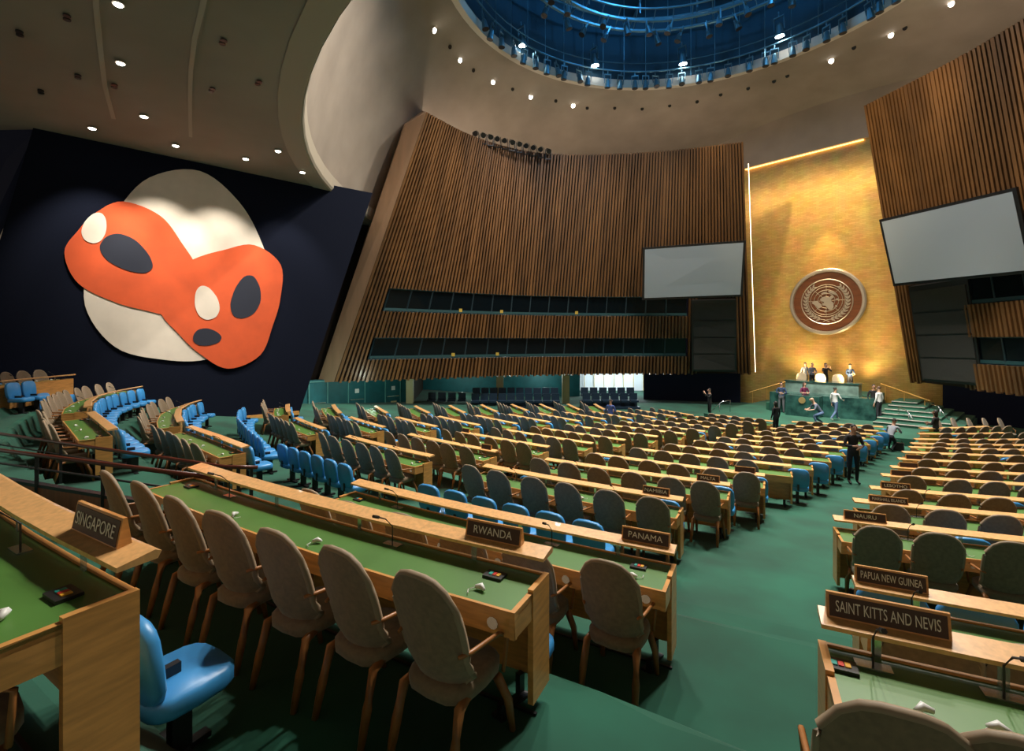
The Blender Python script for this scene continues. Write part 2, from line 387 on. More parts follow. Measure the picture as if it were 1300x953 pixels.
for k in range(16):
    a = 2*math.pi*k/16+.1; c, s = math.cos(a), math.sin(a)
    m.tube([(1*c, 1*s, 3.7), (10.4*c, 10.4*s, 3.5)], .05, rigm, 4); m.tube([(8.1*c, 8.1*s, 2.9), (8.1*c, 8.1*s, 6.3)], .05, rigm, 4)
    m.hexa([Vector(q) for q in [(5*c-.3*s, 5*s+.3*c, 4.4), (5*c+.3*s, 5*s-.3*c, 4.4), (9*c+.3*s, 9*s-.3*c, 4.4), (9*c-.3*s, 9*s+.3*c, 4.4), (5*c-.3*s, 5*s+.3*c, 4.8), (5*c+.3*s, 5*s-.3*c, 4.8), (9*c+.3*s, 9*s-.3*c, 4.8), (9*c-.3*s, 9*s+.3*c, 4.8)]], rigm)
m.build('hanger_rods', rig)
# stage lights
def stage_light(lit=False, s=1.0):
    t = empty('stage_light')
    b = MB(); b.disc((0, 0, -.15*s), .10*s, -.35*s, rigm if not lit else rigm, 10, r2=.15*s); b.disc((0, 0, -.15*s), .10*s, .08*s, rigm, 10, r2=.05*s)
    b.build('lamp_housing', t)
    y = MB(); y.box(-.17*s, -.15*s, -.03*s, .03*s, -.3*s, .12*s, rigm); y.box(.15*s, .17*s, -.03*s, .03*s, -.3*s, .12*s, rigm); y.box(-.17*s, .17*s, -.03*s, .03*s, .1*s, .14*s, rigm); y.box(-.02*s, .02*s, -.02*s, .02*s, .12*s, .3*s, rigm); y.build('yoke', t)
    l = MB(); l.disc((0, 0, -.505*s), .14*s, -.01*s, spotw if lit else black, 12); l.build('lens', t)
    return t
proto_d = stage_light(False, 1.25); proto_l = stage_light(True, 1.6)
first = {False: True, True: True}
def place_light(lit, loc, tilt, rz, label, group):
    pr = proto_l if lit else proto_d
    if first[lit]:
        first[lit] = False; o = pr; o.location = loc; tag(o, label, 'stage light', group)
    else: o = dup(pr, loc, rz, label, group)
    o.rotation_euler = (tilt, 0, rz)
    return o
angs = []
for k in range(40):
    a = R(20)+R(185)*k/40+random.uniform(-.03, .03)
    place_light(False, (RC.x+10.35*math.cos(a), RC.y+10.35*math.sin(a), RH+.35), R(random.uniform(-15, 15)), a+R(90)+random.uniform(-.4, .4), 'dark stage light, %s from the right along the oculus rim' % ordn(k), 'stage lights along the oculus rim')
for k in range(44):
    a = R(0)+R(210)*k/44; rad = (8.6, 7.7)[k % 2] if k % 5 else 6.0
    place_light(False, (RC.x+rad*math.cos(a), RC.y+rad*math.sin(a), RH+(2.0 if k % 5 else 3.2)), R(random.uniform(-30, 30)), a+random.uniform(-.6, .6), 'dark stage light, %s from the right on the inner truss' % ordn(k), 'stage lights on the inner truss')
for i, (x, y, wh) in enumerate([(662, 50, 'bright stage light leftmost of the four glaring under the truss'), (754, 76, 'bright stage light second from left under the truss'), (866, 74, 'glaring stage light at the middle bottom of the truss'), (989, 38, 'bright stage light rightmost of the four under the truss')]):
    p = at_h(x, y, -17.2)
    place_light(True, p+Vector((0, 0, .5)), R(8), 0, wh, 'lit stage lights')
# recessed downlights
def downlight(p, r, nrm, label):
    t = empty('ceiling_light', p); q = MB(); q.disc((0, 0, 0), r*1.35, -.03, seam_m, 16, axis=nrm); q.build('trim_ring', t)
    g = MB(); g.disc(Vector(nrm)*-.035, r, -.01, lampw, 16, axis=nrm); g.build('lamp', t); tag(t, label, 'ceiling light', 'recessed ceiling lights'); return t
flat = [(150, 4, 'nearest the top edge of the photo'), (153, 79, 'second down the left column'), (183, 147, 'above the left of the mural'), (117, 162, 'leftmost, closest to the mural wall'), (223, 184, 'above the middle of the mural'), (312, 201, 'above the right part of the mural'), (353, 191, 'right pair, the upper one'), (384, 218, 'rightmost on the flat ceiling')]
for x, y, s in flat:
    p = at_h(x, y, -6.96); downlight(p, .09 if y > 100 else .08, (0, 0, 1), 'recessed white downlight in flat ceiling, '+s)
def on_dome(x, y):
    d = at_h(x, y, -1.0)-Vector((0, 0, CZ)); lo, hi = 5.0, 45.0
    def f(s):
        p = Vector((0, 0, CZ))+d*s; 
        t = None; best = None
        # dome radius fraction by height
        for k in range(60):
            tt = k/59; z = CH+0.55+(RH-CH-0.55)*math.sin(tt*math.pi/2)**0.9
            if z >= p.z: best = tt; break
        if best is None: return 1
        c = BC.lerp(RC, best); rad = BR+(RR-BR)*best
        return (p.xy-c).length-rad
    s = 7.2
    while s < 16 and f(s) < 0: s += .02
    return Vector((0, 0, CZ))+d*s
for i, (x, y) in enumerate([(550, 38), (583, 76), (625, 104), (673, 123), (727, 134), (1056, 77), (1132, 44), (1209, 4)]):
    p = on_dome(x, y); nn = (p-Vector((RC.x, RC.y, CZ+8))).normalized()
    downlight(p-nn*.05, .12, nn, 'recessed white downlight on the dome, %s from the left' % ordn(i))
for i, (x, y) in enumerate([(570, 59), (600, 89), (650, 113), (705, 128), (745, 137), (780, 137), (815, 138), (850, 134), (885, 129), (915, 120), (950, 112), (983, 103), (1000, 96), (1085, 60), (1150, 35)]):
    p = on_dome(x, y); nn = (p-Vector((RC.x, RC.y, CZ+8))).normalized()
    q = MB(); q.disc((0, 0, 0), .11, -.04, black, 10, axis=nn); o = q.build('ceiling_vent'); o.location = p-nn*.06
    tag(o, 'small dark round opening in the dome, %s from the left' % ordn(i), 'vent', 'small openings in the dome')
for i, (x, y) in enumerate([(85, 22), (25, 42), (283, 53), (99, 97), (145, 109), (328, 105), (52, 116), (269, 114)]):
    q = MB(); q.disc((-.07, 0, 0), .07, -.03, black, 10); q.disc((.1, 0, 0), .07, -.03, black, 10); o = q.build('ceiling_vent'); o.location = at_h(x, y, -6.97)
    tag(o, 'small dark double opening in flat ceiling, %s counting from the top' % ordn(i), 'vent', 'small openings in the flat ceiling')

# ---------------------------------------------------------------- slatted wooden walls
topx = [(541, 12.23, 25.9), (600, 12.23, 28.9), (660, 12.23, 31.0), (720, 12.23, 31.8), (800, 12.23, 31.55), (860, 12.23, 31.0), (944, 12.23, 29.8)]
botx = [(424, -2.3, 26.9), (532, -2.3, 29.1), (632, -2.3, 31.4), (694, -2.3, 32.5), (782, -2.3, 33.5), (852, -2.3, 33.6), (954, -2.3, 33.6)]
T3 = [plan((x-650)/F*Z, Z, -h) for x, h, Z in topx]; B3 = [plan((x-650)/F*Z, Z, -h) for x, h, Z in botx]
AX = -9.49
def cat(P, t):
    n = len(P)-1; s = min(max(t, 0), 1)*n; i = min(int(s), n-1); u = s-i
    p0, p1, p2, p3 = P[max(i-1, 0)], P[i], P[i+1], P[min(i+2, n)]
    return 0.5*((2*p1)+(p2-p0)*u+(2*p0-5*p1+4*p2-p3)*u*u+(3*p1-p0-3*p2+p3)*u**3)
# arc-length reparameterisation along the bottom/top average
SN = 400; acc = [0]
for k in range(SN):
    a = (cat(T3, k/SN)+cat(B3, k/SN))/2; b = (cat(T3, (k+1)/SN)+cat(B3, (k+1)/SN))/2; acc.append(acc[-1]+(b-a).length)
def tpar(s):
    g = s*acc[-1]
    for k in range(SN):
        if acc[k+1] >= g: return (k+(g-acc[k])/(acc[k+1]-acc[k]))/SN
    return 1.0
def wallpt(t, z, off=0.0):
    a = cat(T3, t); b = cat(B3, t); u = (z-b.z)/(a.z-b.z); p = b.lerp(a, u)
    tg = (cat(B3, min(t+.01, 1)).lerp(cat(T3, min(t+.01, 1)), u)-cat(B3, max(t-.01, 0)).lerp(cat(T3, max(t-.01, 0)), u)).normalized()
    nn = tg.cross(Vector((0, 0, 1))).normalized()
    if nn.dot(Vector((AX, 18, 0))-p) < 0: nn = -nn
    return p+nn*off, tg
ZB = [CZ+2.95, CZ+1.65, CZ+.15, CZ-1.1, CZ-2.3]; ZT = CZ+12.23
tb0, tb1 = 0.055, 0.845
def mirror(p): return Vector((2*AX-p.x, p.y, p.z))
def woodwall(side):
    mm = (lambda p: p) if side == 'left' else mirror
    root = empty('wall_'+side+'_front', (0, 0, 0)); struct(root)
    bk = MB(); NS = 120
    bands_full = [(ZT, ZB[0]), (ZB[0], ZB[1]), (ZB[1], ZB[2]), (ZB[2], ZB[3]), (ZB[3], ZB[4])]
    for k in range(40):
        s0, s1 = tpar(k/40), tpar((k+1)/40)
        for j, (za, zb) in enumerate(bands_full):
            off = -0.16 if j in (0, 2, 4) or (k+.5)/40 < tb0 or (k+.5)/40 > tb1 else -1.6
            bk.quad([mm(wallpt(s0, za, off)[0]), mm(wallpt(s1, za, off)[0]), mm(wallpt(s1, zb, off)[0]), mm(wallpt(s0, zb, off)[0])], back_m)
            if off < -1:
                for zc in (za, zb): bk.quad([mm(wallpt(s0, zc, -.16)[0]), mm(wallpt(s1, zc, -.16)[0]), mm(wallpt(s1, zc, -1.6)[0]), mm(wallpt(s0, zc, -1.6)[0])], back_m)
    bk.build('wall_backing', root)
    sl = MB(); NSL = 118
    for k in range(NSL):
        s = (k+.5)/NSL; t = tpar(s); hw = 0.056+(.02 if k % 7 == 0 else 0)
        segs = [(ZT, ZB[0]), (ZB[1], ZB[2]), (ZB[3], ZB[4]-.0)] if tb0 < s < tb1 else [(ZT, ZB[4])]
        if .875 < s < .965: segs = [(ZT, CZ+2.9)]
        for za, zb in segs:
            P = []
            for z in (zb-(.08 if zb == ZB[4] and k % 2 else 0), za):
                stp = .06 if z < ZB[0]+.1 and za <= ZB[1]+.1 else 0
                for off, sg in ((-.14, -1), (-.14, 1), (.02+stp, 1), (.02+stp, -1)):
                    p, tg = wallpt(t, z, off); P.append(mm(p+tg*hw*sg))
            sl.hexa(P, slat_m)
    o = sl.build('slat_cladding', root)
    # booth glazing with mullions
    for (za, zb, nm) in ((ZB[0], ZB[1], 'upper'), (ZB[2], ZB[3], 'lower')):
        nb = 15
        for k in range(nb):
            s0 = tb0+(tb1-tb0)*k/nb; s1 = tb0+(tb1-tb0)*(k+1)/nb; t0, t1 = tpar(s0), tpar(s1)
            g = MB()
            a, tg = wallpt(t0, za, -.12); b, _ = wallpt(t1, za, -.12); c, _ = wallpt(t1, zb, -.12); d, _ = wallpt(t0, zb, -.12)
            g.quad([mm(q) for q in (a, b, c, d)], booth_glass)
            fr = MB()
            for (p, q) in ((a, d), (d, c), (a, b)):
                fr.tube([mm(p), mm(q)], .05, booth_frame, 4)
            f = fr.build('window_frame', root); g.build('pane', f)
            if k in (3, 5) or (k in (9,) and nm == 'upper'):
                sg = MB(); e0, _ = wallpt((t0*.6+t1*.4), zb+.12, -.06); e1, _ = wallpt((t0*.45+t1*.55), zb+.12, -.06)
                sg.quad([mm(e0), mm(e1), mm(e1+Vector((0, 0, .2))), mm(e0+Vector((0, 0, .2)))], yell); sg.build('booth_sign', root)
            sill = MB(); e0, _ = wallpt(t0, zb+.05, -.07); e1, _ = wallpt(t1, zb+.05, -.07)
            sill.quad([mm(e0), mm(e1), mm(e1+Vector((0, 0, .16))), mm(e0+Vector((0, 0, .16)))], sillm); sill.build('booth_sill', root)
    return root
booth_glass = mat('booth_glass', (0.003, 0.006, 0.008), 0.2, spec=0.2)
booth_frame = mat('booth_frame', (0.01, 0.03, 0.04), 0.4)
yell = mat('booth_sign', (0.45, 0.30, 0.04), 0.6)
sillm = mat('booth_sill', (0.008, 0.05, 0.055), 0.6)
wl = woodwall('left'); wr = woodwall('right')
for s_ in (.06, .2, .34, .48, .62, .76, .9):  # unseen lamps added behind the wall tops to brighten the dome
    p, _ = wallpt(tpar(s_), ZT-1.0, -1.3); lamp('dome_fill', 'POINT', p, 130, (1, .84, .66), None, .1)
    if s_ > .3: lamp('dome_fill', 'POINT', mirror(p), 130, (1, .84, .66), None, .1)
# light end return of the left slatted wall
e = MB()
NSTEP = 12
def endp(z):
    p, tg = wallpt(0, z, .02); return p, tg
p1, _ = endp(ZT); p2, _ = endp(ZB[4])
q1 = at_z(514, 158, 26.6); q2 = at_z(403, 485.5, 27.4)
b1 = at_z(533, 140, 29.0); b2 = at_z(424, 484, 30.0)
e.hexa([q2, p2, b2, b2+(q2-p2), q1, p1, b1, b1+(q1-p1)], endcap)
struct(e.build('trim_4'))
# stage lamps standing on top of the slatted wall
for i in range(11):
    x = 604+i*9.2; y = 170+i*2.2
    p, tg = wallpt(tpar(0), ZT); Zt = 29.3+i*.22
    p = at_z(x, y+3, Zt)
    t = empty('spotlight', p, random.uniform(-.3, .3)+AL)
    b = MB(); b.disc((0, -.15, .1), .16, .45, black, 10, axis=(0, .8, .5), r2=.11); b.build('lamp_housing', t)
    b = MB(); b.box(-.2, -.17, -.05, .05, -.35, .25, black); b.box(.17, .2, -.05, .05, -.35, .25, black); b.box(-.2, .2, -.05, .05, -.38, -.33, black); b.build('yoke', t)
    tag(t, 'black spotlight on top of the slatted wall, %s from the left' % ordn(i), 'spotlight', 'spotlights on the slatted wall')

# ---------------------------------------------------------------- gold wall, emblem
GD = 35.73; gu0, gu1 = AX-0.163*35.73, AX+0.163*35.73
def gu(x):       # hall x where the sight line through column x meets the gold wall
    a = (x-650)/F; return GD*(a*CA-SA)/(a*SA+CA)
gL, gR = gu(933), gu(1197)
g = MB(); g.box(gL, gR, GD, GD+.3, 0, CZ+12.35, gold_m); struct(g.build('wall_front'))
g = MB(); g.box(-26, 9, GD-.2, GD+.5, CZ+12.3, CZ+17, dome_m); struct(g.build('wall_front_header'))
g = MB(); g.box(gL-7.3, gL, GD-.1, GD+.3, 0, CZ+4, navyc); g.box(gR, gR+22, GD-.1, GD+.3, 0, CZ+4, navyc); struct(g.build('wall_curtain_side'))
glow_w = mat('cove_glow', (1.0, 0.55, 0.16), emit=4.0); edge_w = mat('edge_glow', (1.0, 0.80, 0.5), emit=7.0)
c = MB(); c.box(gu(947), gu(1097), GD-.14, GD-.04, CZ+12.2, CZ+12.25, glow_w); tag(c.build('cove_light'), 'glowing orange strip light along the top of the gold wall', 'strip light')
pe0, _ = wallpt(1.0, ZB[4], .05); pe1, _ = wallpt(1.0, ZT-1.2, .05)
c = MB(); c.tube([pe0+Vector((.12, .3, .1)), pe1+Vector((.12, .3, 0))], .015, edge_w, 6); tag(c.build('edge_light'), 'thin white strip light down the left edge of gold wall', 'strip light')
# emblem
ez = CZ+2.47; er = 2.12; eu = gu(1050.3)
em = empty('emblem', (eu, GD, ez)); tag(em, 'round wooden world map emblem with laurel branches on the gold wall', 'emblem')
def cring(r, y, rt, n=72): return [(r*math.cos(2*math.pi*k/n), y, r*math.sin(2*math.pi*k/n)) for k in range(n)]
b = MB(); b.sweep([cring(er-.02, -.05, 0), cring(er, -.24, 0), cring(er-.08, -.3, 0), cring(er-.2, -.3, 0), cring(er-.24, -.2, 0)], steelr, caps=False); b.build('outer_ring', em)
b = MB(); b.disc((0, -.05, 0), er-.2, .15, emb_wood, 72, axis=(0, -1, 0)); b.build('wooden_disc', em)
b = MB(); b.tube(cring(1.42, -.2, 0), .035, steelr, 6, loop=True); b.build('inner_ring', em)
b = MB()
for r_ in (.26, .47, .68, .89, 1.02): b.tube([(x, y, z+.06) for x, y, z in cring(r_, -.22, 0, 48)], .02, bronze, 4, loop=True)
for k in range(8):
    a = math.pi*k/4; b.tube([(.12*math.cos(a), -.22, .12*math.sin(a)+.06), (1.0*math.cos(a), -.22, 1.0*math.sin(a)+.06)], .013, bronze, 4)
b.build('globe_grid', em)
b = MB()
def blob(pts, y, m, B, thick=.03):
    n = len(pts)*4; out = []
    P = [Vector((p[0], 0, p[1])) for p in pts]; L = len(P)
    for i in range(L):
        for u in (0, .25, .5, .75):
            p0, p1, p2, p3 = P[i-1], P[i], P[(i+1) % L], P[(i+2) % L]
            out.append(0.5*((2*p1)+(p2-p0)*u+(2*p0-5*p1+4*p2-p3)*u*u+(3*p1-p0-3*p2+p3)*u**3))
    B.sweep([[(q.x, y, q.z) for q in out], [(q.x, y-thick, q.z) for q in out]], m)
for pts in ([(-.35, .12), (-.1, .28), (.18, .22), (.3, .34), (.42, .2), (.25, .02), (.42, -.2), (.38, -.55), (.18, -.62), (-.02, -.35), (-.22, -.3), (-.12, -.1), (-.3, 0)],
            [(-.85, -.1), (-.6, .02), (-.4, -.12), (-.25, -.34), (-.45, -.5), (-.62, -.3)], [(.12, .62), (.3, .66), (.52, .45), (.62, .3), (.4, .42), (.22, .5)],
            [(-.3, .5), (-.1, .6), (.05, .52), (-.1, .45)], [(.5, -.4), (.58, -.3), (.64, -.45)], [(-.05, -.62), (.05, -.72), (-.1, -.78)], [(.55, .08), (.68, .12), (.66, -.02)]):
    blob([(x*.95, z*.95+.06) for x, z in pts], -.215, bronze, b)
b.build('world_map', em)
for sg in (-1, 1):
    b = MB(); stem = []
    for k in range(14):
        a = R(-92)+sg*R(4+k*10.3); stem.append((1.17*math.cos(a), -.22, 1.17*math.sin(a)+.02))
        if k > 0:
            for s2 in (-1, 1):
                ang = a+sg*R(90)+s2*sg*R(-32); L = .27; cx, cz = stem[-1][0], stem[-1][2]
                dx, dz = math.cos(ang), math.sin(ang); px, pz = -dz, dx
                b.sweep([[(cx+dx*u*L+px*w_, -.21-th, cz+dz*u*L+pz*w_) for u, w_ in ((0, 0), (.35, .05), (.7, .04), (1, 0), (.7, -.04), (.35, -.05))] for th in (0, .03)], bronze)
    b.tube(stem, .02, bronze, 4); b.tube([stem[0], (sg*-.18, -.22, -1.28)], .022, bronze, 4); b.build('laurel_branch', em)
lamp('emblem_halo', 'SPOT', (eu, GD-1.2, ez+5.5), 700, (1, .6, .25), (eu, GD, ez+1.9), .1, 60, .9)
# wash lights on the gold wall
for i, x in enumerate((960, 1000, 1040, 1080)):
    lamp('gold_wash', 'SPOT', (gu(x), GD-2.2, CZ+12.0), 400, (1, .72, .38), (gu(x), GD, CZ+4), .15, 95, .9)
for x in (1020, 1090, 1060):
    lamp('gold_uplight', 'SPOT', (gu(x), GD-2.8, 2.0), 700, (1, .72, .36), (gu(x), GD, CZ+.6), .2, 95, .9)

for dx in (-5, 0, 5):
    lamp('gold_flood', 'SPOT', (AX+dx, 21.5, RH+1.5), 4300, (1, .76, .42), (AX+1.5+dx*.5, GD, CZ+5), .15, 40, .7)
# ---------------------------------------------------------------- screens and line arrays
def quadslab(name, P, th, inset, m_in, m_fr, label, cat_, back=Vector((0, 0, 0))):
    P = [Vector(p) for p in P]; n = (P[1]-P[0]).cross(P[3]-P[0]).normalized()
    if n.dot(Vector((0, 0, CZ))-P[0]) < 0: n = -n
    t = empty(name, sum(P, Vector())/4); off = t.location; c = sum(P, Vector())/4
    b = MB(); b.hexa([p-off-n*th for p in P]+[p-off for p in P], m_fr); b.build('frame', t)
    I = []
    for i, p in enumerate(P):
        a = (P[(i+1) % 4]-p).normalized(); d = (P[i-1]-p).normalized(); I.append(p+(a+d)*inset)
    b = MB(); b.hexa([p-off+n*.002 for p in I]+[p-off+n*.02 for p in I], m_in); b.build('screen_surface', t)
    tag(t, label, cat_); return t
k = .965
Ls = [(8.80, 32.56, 6.25), (15.0, 31.01, 6.42), (15.25, 31.99, 2.9), (9.0, 33.44, 2.78)]
Rs = [(20.56, 19.73, 6.25), (19.52, 25.73, 6.42), (20.45, 25.94, 2.9), (21.46, 19.87, 2.78)]
quadslab('projection_screen', [plan(X*k, Z*k, -h*k) for X, Z, h in Ls], .12, .14, screen_m, black, 'grey projection screen hanging left of the gold wall', 'screen')
quadslab('projection_screen', [plan(X*k, Z*k, -h*k) for X, Z, h in Rs], .12, .14, screen_m, black, 'grey projection screen hanging right of the gold wall', 'screen')
def array(cols, label):
    TL, TR, BR_, BL = [plan(X*.965, Z*.965, -h*.965) for X, Z, h in cols]
    t = empty('speaker_array', (TL+BR_)/2); off = t.location; n = (TR-TL).cross(BL-TL).normalized()
    if n.dot(Vector((0, 0, CZ))-TL) < 0: n = -n
    b = MB(); b.hexa([p-off-n*.5 for p in (TL, TR, BR_, BL)]+[p-off for p in (TL, TR, BR_, BL)], black); b.build('cabinet', t)
    for i in range(4):
        u0, u1 = .05+.235*i, .05+.235*i+.215
        L0, L1 = TL.lerp(BL, u0), TL.lerp(BL, u1); R0, R1 = TR.lerp(BR_, u0), TR.lerp(BR_, u1)
        q = [L0.lerp(R0, .04), L0.lerp(R0, .96), L1.lerp(R1, .96), L1.lerp(R1, .04)]
        b = MB(); b.hexa([p-off for p in q]+[p-off+n*.05 for p in q], spk_m); b.build('speaker_grille', t)
    tag(t, label, 'speaker')
array([(12.36, 33.34, 2.75), (15.09, 32.54, 2.75), (15.7, 33.81, -2.2), (12.77, 34.33, -2.2)], 'tall dark stack of four speaker panels below the left screen')
array([(21.16, 25.82, 2.85), (21.69, 23.03, 2.95), (22.71, 23.33, -2.2), (22.48, 26.3, -2.2)][:2]+[(22.71, 23.33, -2.2), (22.3, 26.3, -2.2)], 'tall dark stack of four speaker panels below the right screen')

# ---------------------------------------------------------------- left wall with mural
WU = -22.4
def on_w(x, y, off=0.0):       # left wall plane x = WU+off
    a = (x-650)/F; Z = (WU+off)/(a*CA-SA); return plan(a*Z, Z, (y-CY)*Z/F)
P = [on_w(-12, 345), on_w(42, 164), on_w(473, 252), on_w(378, 530), on_w(300, 536), on_w(-30, 620)]
P[1].z = CH; P[2].z = CH+.3
m = MB(); m.sweep([[p for p in P], [p+Vector((-.4, 0, 0)) for p in P]], navy); struct(m.build('wall_left'))
# trim along the foot of the wall
m = MB(); a = on_w(255, 534); b = on_w(379, 530); a.z = b.z = 0
zt = CZ-3.30
m.box(WU, WU+.1, 2.0, 7.4, zt, zt+.16, maple); struct(m.build('baseboard_left'))
# mural: a generic abstract composition of rounded colour fields
mc = on_w(218, 350, .06)
mu = empty('mural', (WU+.03, mc.y, mc.z)); tag(mu, 'large abstract mural of orange, cream and navy rounded shapes on dark wall', 'mural')
def mblob(pts, name, m, off):
    B = MB(); out = []; PP = [on_w(x, y, .06)-mu.location for x, y in pts]; L = len(PP)
    for i in range(L):
        for u in [j/6 for j in range(6)]:
            p0, p1, p2, p3 = PP[i-1], PP[i], PP[(i+1) % L], PP[(i+2) % L]
            out.append(0.5*((2*p1)+(p2-p0)*u+(2*p0-5*p1+4*p2-p3)*u*u+(3*p1-p0-3*p2+p3)*u**3))
    B.sweep([[(0.0+off-.02, q.y, q.z) for q in out], [(off+.01, q.y, q.z) for q in out]], m); return B.build(name, mu)
def oval(cx, cy, rx, ry, tilt=0.0, wob=0.0, ph=0.0, n=12):
    out = []
    for k in range(n):
        t = 2*math.pi*k/n; r_ = 1+wob*math.sin(3*t+ph); x, y = rx*r_*math.cos(t), ry*r_*math.sin(t)
        out.append((cx+x*math.cos(tilt)-y*math.sin(tilt), cy+x*math.sin(tilt)+y*math.cos(tilt)))
    return out
mblob(oval(228, 345, 118, 122, .2, .08, .5), 'cream_field', m_white, .02)
mblob(oval(172, 332, 92, 62, .5, .12, 1.0), 'orange_field', m_orange, .045)
mblob(oval(285, 385, 78, 74, -.6, .13, 2.2), 'orange_field', m_orange, .052)
for a_ in ((160, 322, 36, 20, .5), (312, 378, 18, 28, .3), (262, 428, 18, 11, 0)): mblob(oval(*a_, .06, 1), 'navy_spot', navymural, .065)
for a_ in ((120, 290, 15, 20, .4), (262, 385, 15, 22, -.3)): mblob(oval(*a_, .05, 0), 'cream_spot', m_white, .07)
for x, y, pw in ((118, 200, 700), (200, 215, 700), (275, 225, 620), (360, 240, 420)):
    p = on_w(x, y, 0); lamp('mural_spot', 'SPOT', (WU+2.6, p.y, CH-.1), pw*2.0, (1, .93, .82), (WU, p.y+.1, CZ+2.2), .06, 62, .75)
# dark wall left of the mural, and dark sheet standing in for the unlit void right of it
m = MB(); a0 = on_w(40, 165); a1 = on_w(-60, 300)
m.hexa([Vector((WU-9, a0.y-9, CZ-5)), Vector((WU-.1, a0.y-3.6, CZ-5)), Vector((WU-.1, a0.y-3.3, CZ-5)), Vector((WU-9, a0.y-8.7, CZ-5)), Vector((WU-9, a0.y-9, CH)), Vector((WU-.1, a0.y+.1, CH)), Vector((WU-.1, a0.y+.4, CH)), Vector((WU-9, a0.y-8.7, CH))], navyc)
struct(m.build('wall_rear_left'))
m = MB(); q = [at_z(x, y, Z) for x, y, Z in ((468, 240, 24.5), (560, 120, 40), (430, 490, 40), (372, 495, 24.5))]
v0 = plan(-9.6, 22.2, 3.6); 
m.hexa([plan(-14.5, 24.8, 2.25), plan(-5.5, 34.0, 2.25), plan(-5.7, 34.3, 2.25), plan(-14.7, 25.1, 2.25), plan(-14.5, 24.8, -14), plan(-3, 34.0, -14), plan(-3.2, 34.3, -14), plan(-14.7, 25.1, -14)], back_m)
struct(m.build('wall_left_upper'))

# ---------------------------------------------------------------- teal back area beneath the slatted wall
def wallseg(a, b, z0, z1, m, th=.15):
    a = Vector(a); b = Vector(b); d = (b-a).normalized(); n = Vector((-d.y, d.x))*th
    q = MB(); q.hexa([(a.x, a.y, z0), (b.x, b.y, z0), (b.x+n.x, b.y+n.y, z0), (a.x+n.x, a.y+n.y, z0), (a.x, a.y, z1), (b.x, b.y, z1), (b.x+n.x, b.y+n.y, z1), (a.x+n.x, a.y+n.y, z1)], m); return q
def pxZ(x, Z): return plan((x-650)/F*Z, Z, 0).xy
zs = CZ-2.2
A1, A2 = pxZ(372, 26.0), pxZ(517, 31.0)
struct(wallseg(A1, A2, 0, zs, teal).build('wall_teal_left'))
lamp('corridor_light', 'POINT', (*pxZ(470, 26.5), CZ-2.5), 70, (.8, 1, .9), None, .2)
lamp('corridor_light', 'POINT', (*pxZ(590, 35.5), CZ-2.6), 110, (.8, 1, .9), None, .2)
lamp('corridor_light', 'POINT', (*pxZ(690, 36.5), CZ-2.6), 110, (.85, 1, .95), None, .2)
lamp('corridor_light', 'POINT', (*pxZ(400, 24.5), CZ-2.5), 40, (.8, 1, .9), None, .2)
def door(a, b, u0, u1, n, nm):
    a = Vector(a); b = Vector(b); p = a.lerp(b, u0); q = a.lerp(b, u1); d = (b-a).normalized(); f = Vector((d.y, -d.x))*.04
    t = empty('door_%d' % n, (p.x, p.y, 0)); struct(t); w_ = (q-p).length; rz = math.atan2(d.y, d.x); t.rotation_euler = (0, 0, rz)
    z0 = .05
    z1 = zs-.12; k_ = MB(); k_.box(0, w_, -.04, 0, z0, z1, teal); k_.build('door_leaf', t)
    k_ = MB(); k_.box(-.05, 0, -.07, 0, 0, z1+.05, teal_l); k_.box(w_, w_+.05, -.07, 0, 0, z1+.05, teal_l); k_.box(-.05, w_+.05, -.07, 0, z1, z1+.05, teal_l); k_.build('door_frame', t)
    k_ = MB(); k_.box(w_*.08, w_*.92, -.10, -.07, .95, 1.0, chrome); k_.build('push_bar', t)
    if nm:
        k_ = MB(); k_.box(w_*.4, w_*.65, -.06, -.041, 1.35, 1.6, white_p); k_.build('notice', t)
        k_ = MB(); k_.box(w_*.35, w_*.75, -.06, -.041, .42, .68, cream); k_.build('door_plate', t)
door(A1, A2, .12, .26, 1, False); door(A1, A2, .44, .58, 2, True); door(A1, A2, .78, .92, 3, True)
struct(wallseg(pxZ(537, 38), pxZ(736, 38.5), 0, zs, teal).build('wall_teal_back'))
struct(wallseg(pxZ(524, 31), pxZ(537, 38), 0, zs, back_m).build('wall_doorway_side'))
for i, (x0, x1, Z) in enumerate(((515.5, 524, 30.2), (630, 639, 33.6), (714, 723, 34.2))):
    a = pxZ(x0, Z); b = pxZ(x1, Z); q = wallseg(a, b, 0, zs+.3, cream, .35); tag(q.build('column'), 'cream square column under the slatted wall, %s from the left' % ordn(i), 'column', 'cream columns under the slatted wall')
# bright lobby behind
lw = mat('lobby_white', (0.75, 0.82, 0.85), 0.7)
lob = wallseg(pxZ(728, 43), pxZ(835, 43), 0, zs+.2, lw); struct(lob.build('wall_lobby'))
for i in range(7):
    a = pxZ(742+i*12.5, 42.8); q = MB(); q.box(a.x-.03, a.x+.03, a.y-.05, a.y, 0, zs, cream); o = q.build('trim_%d' % (5+i)); struct(o)
lamp('lobby_light', 'POINT', (*pxZ(770, 40.5), 1.9), 330, (.85, .95, 1), None, .3)
lamp('lobby_light', 'POINT', (*pxZ(805, 40.5), 1.9), 330, (.85, .95, 1), None, .3)
struct(wallseg(pxZ(817, 36.5), pxZ(940, 34.6), 0, zs+.4, navyc).build('wall_curtain'))
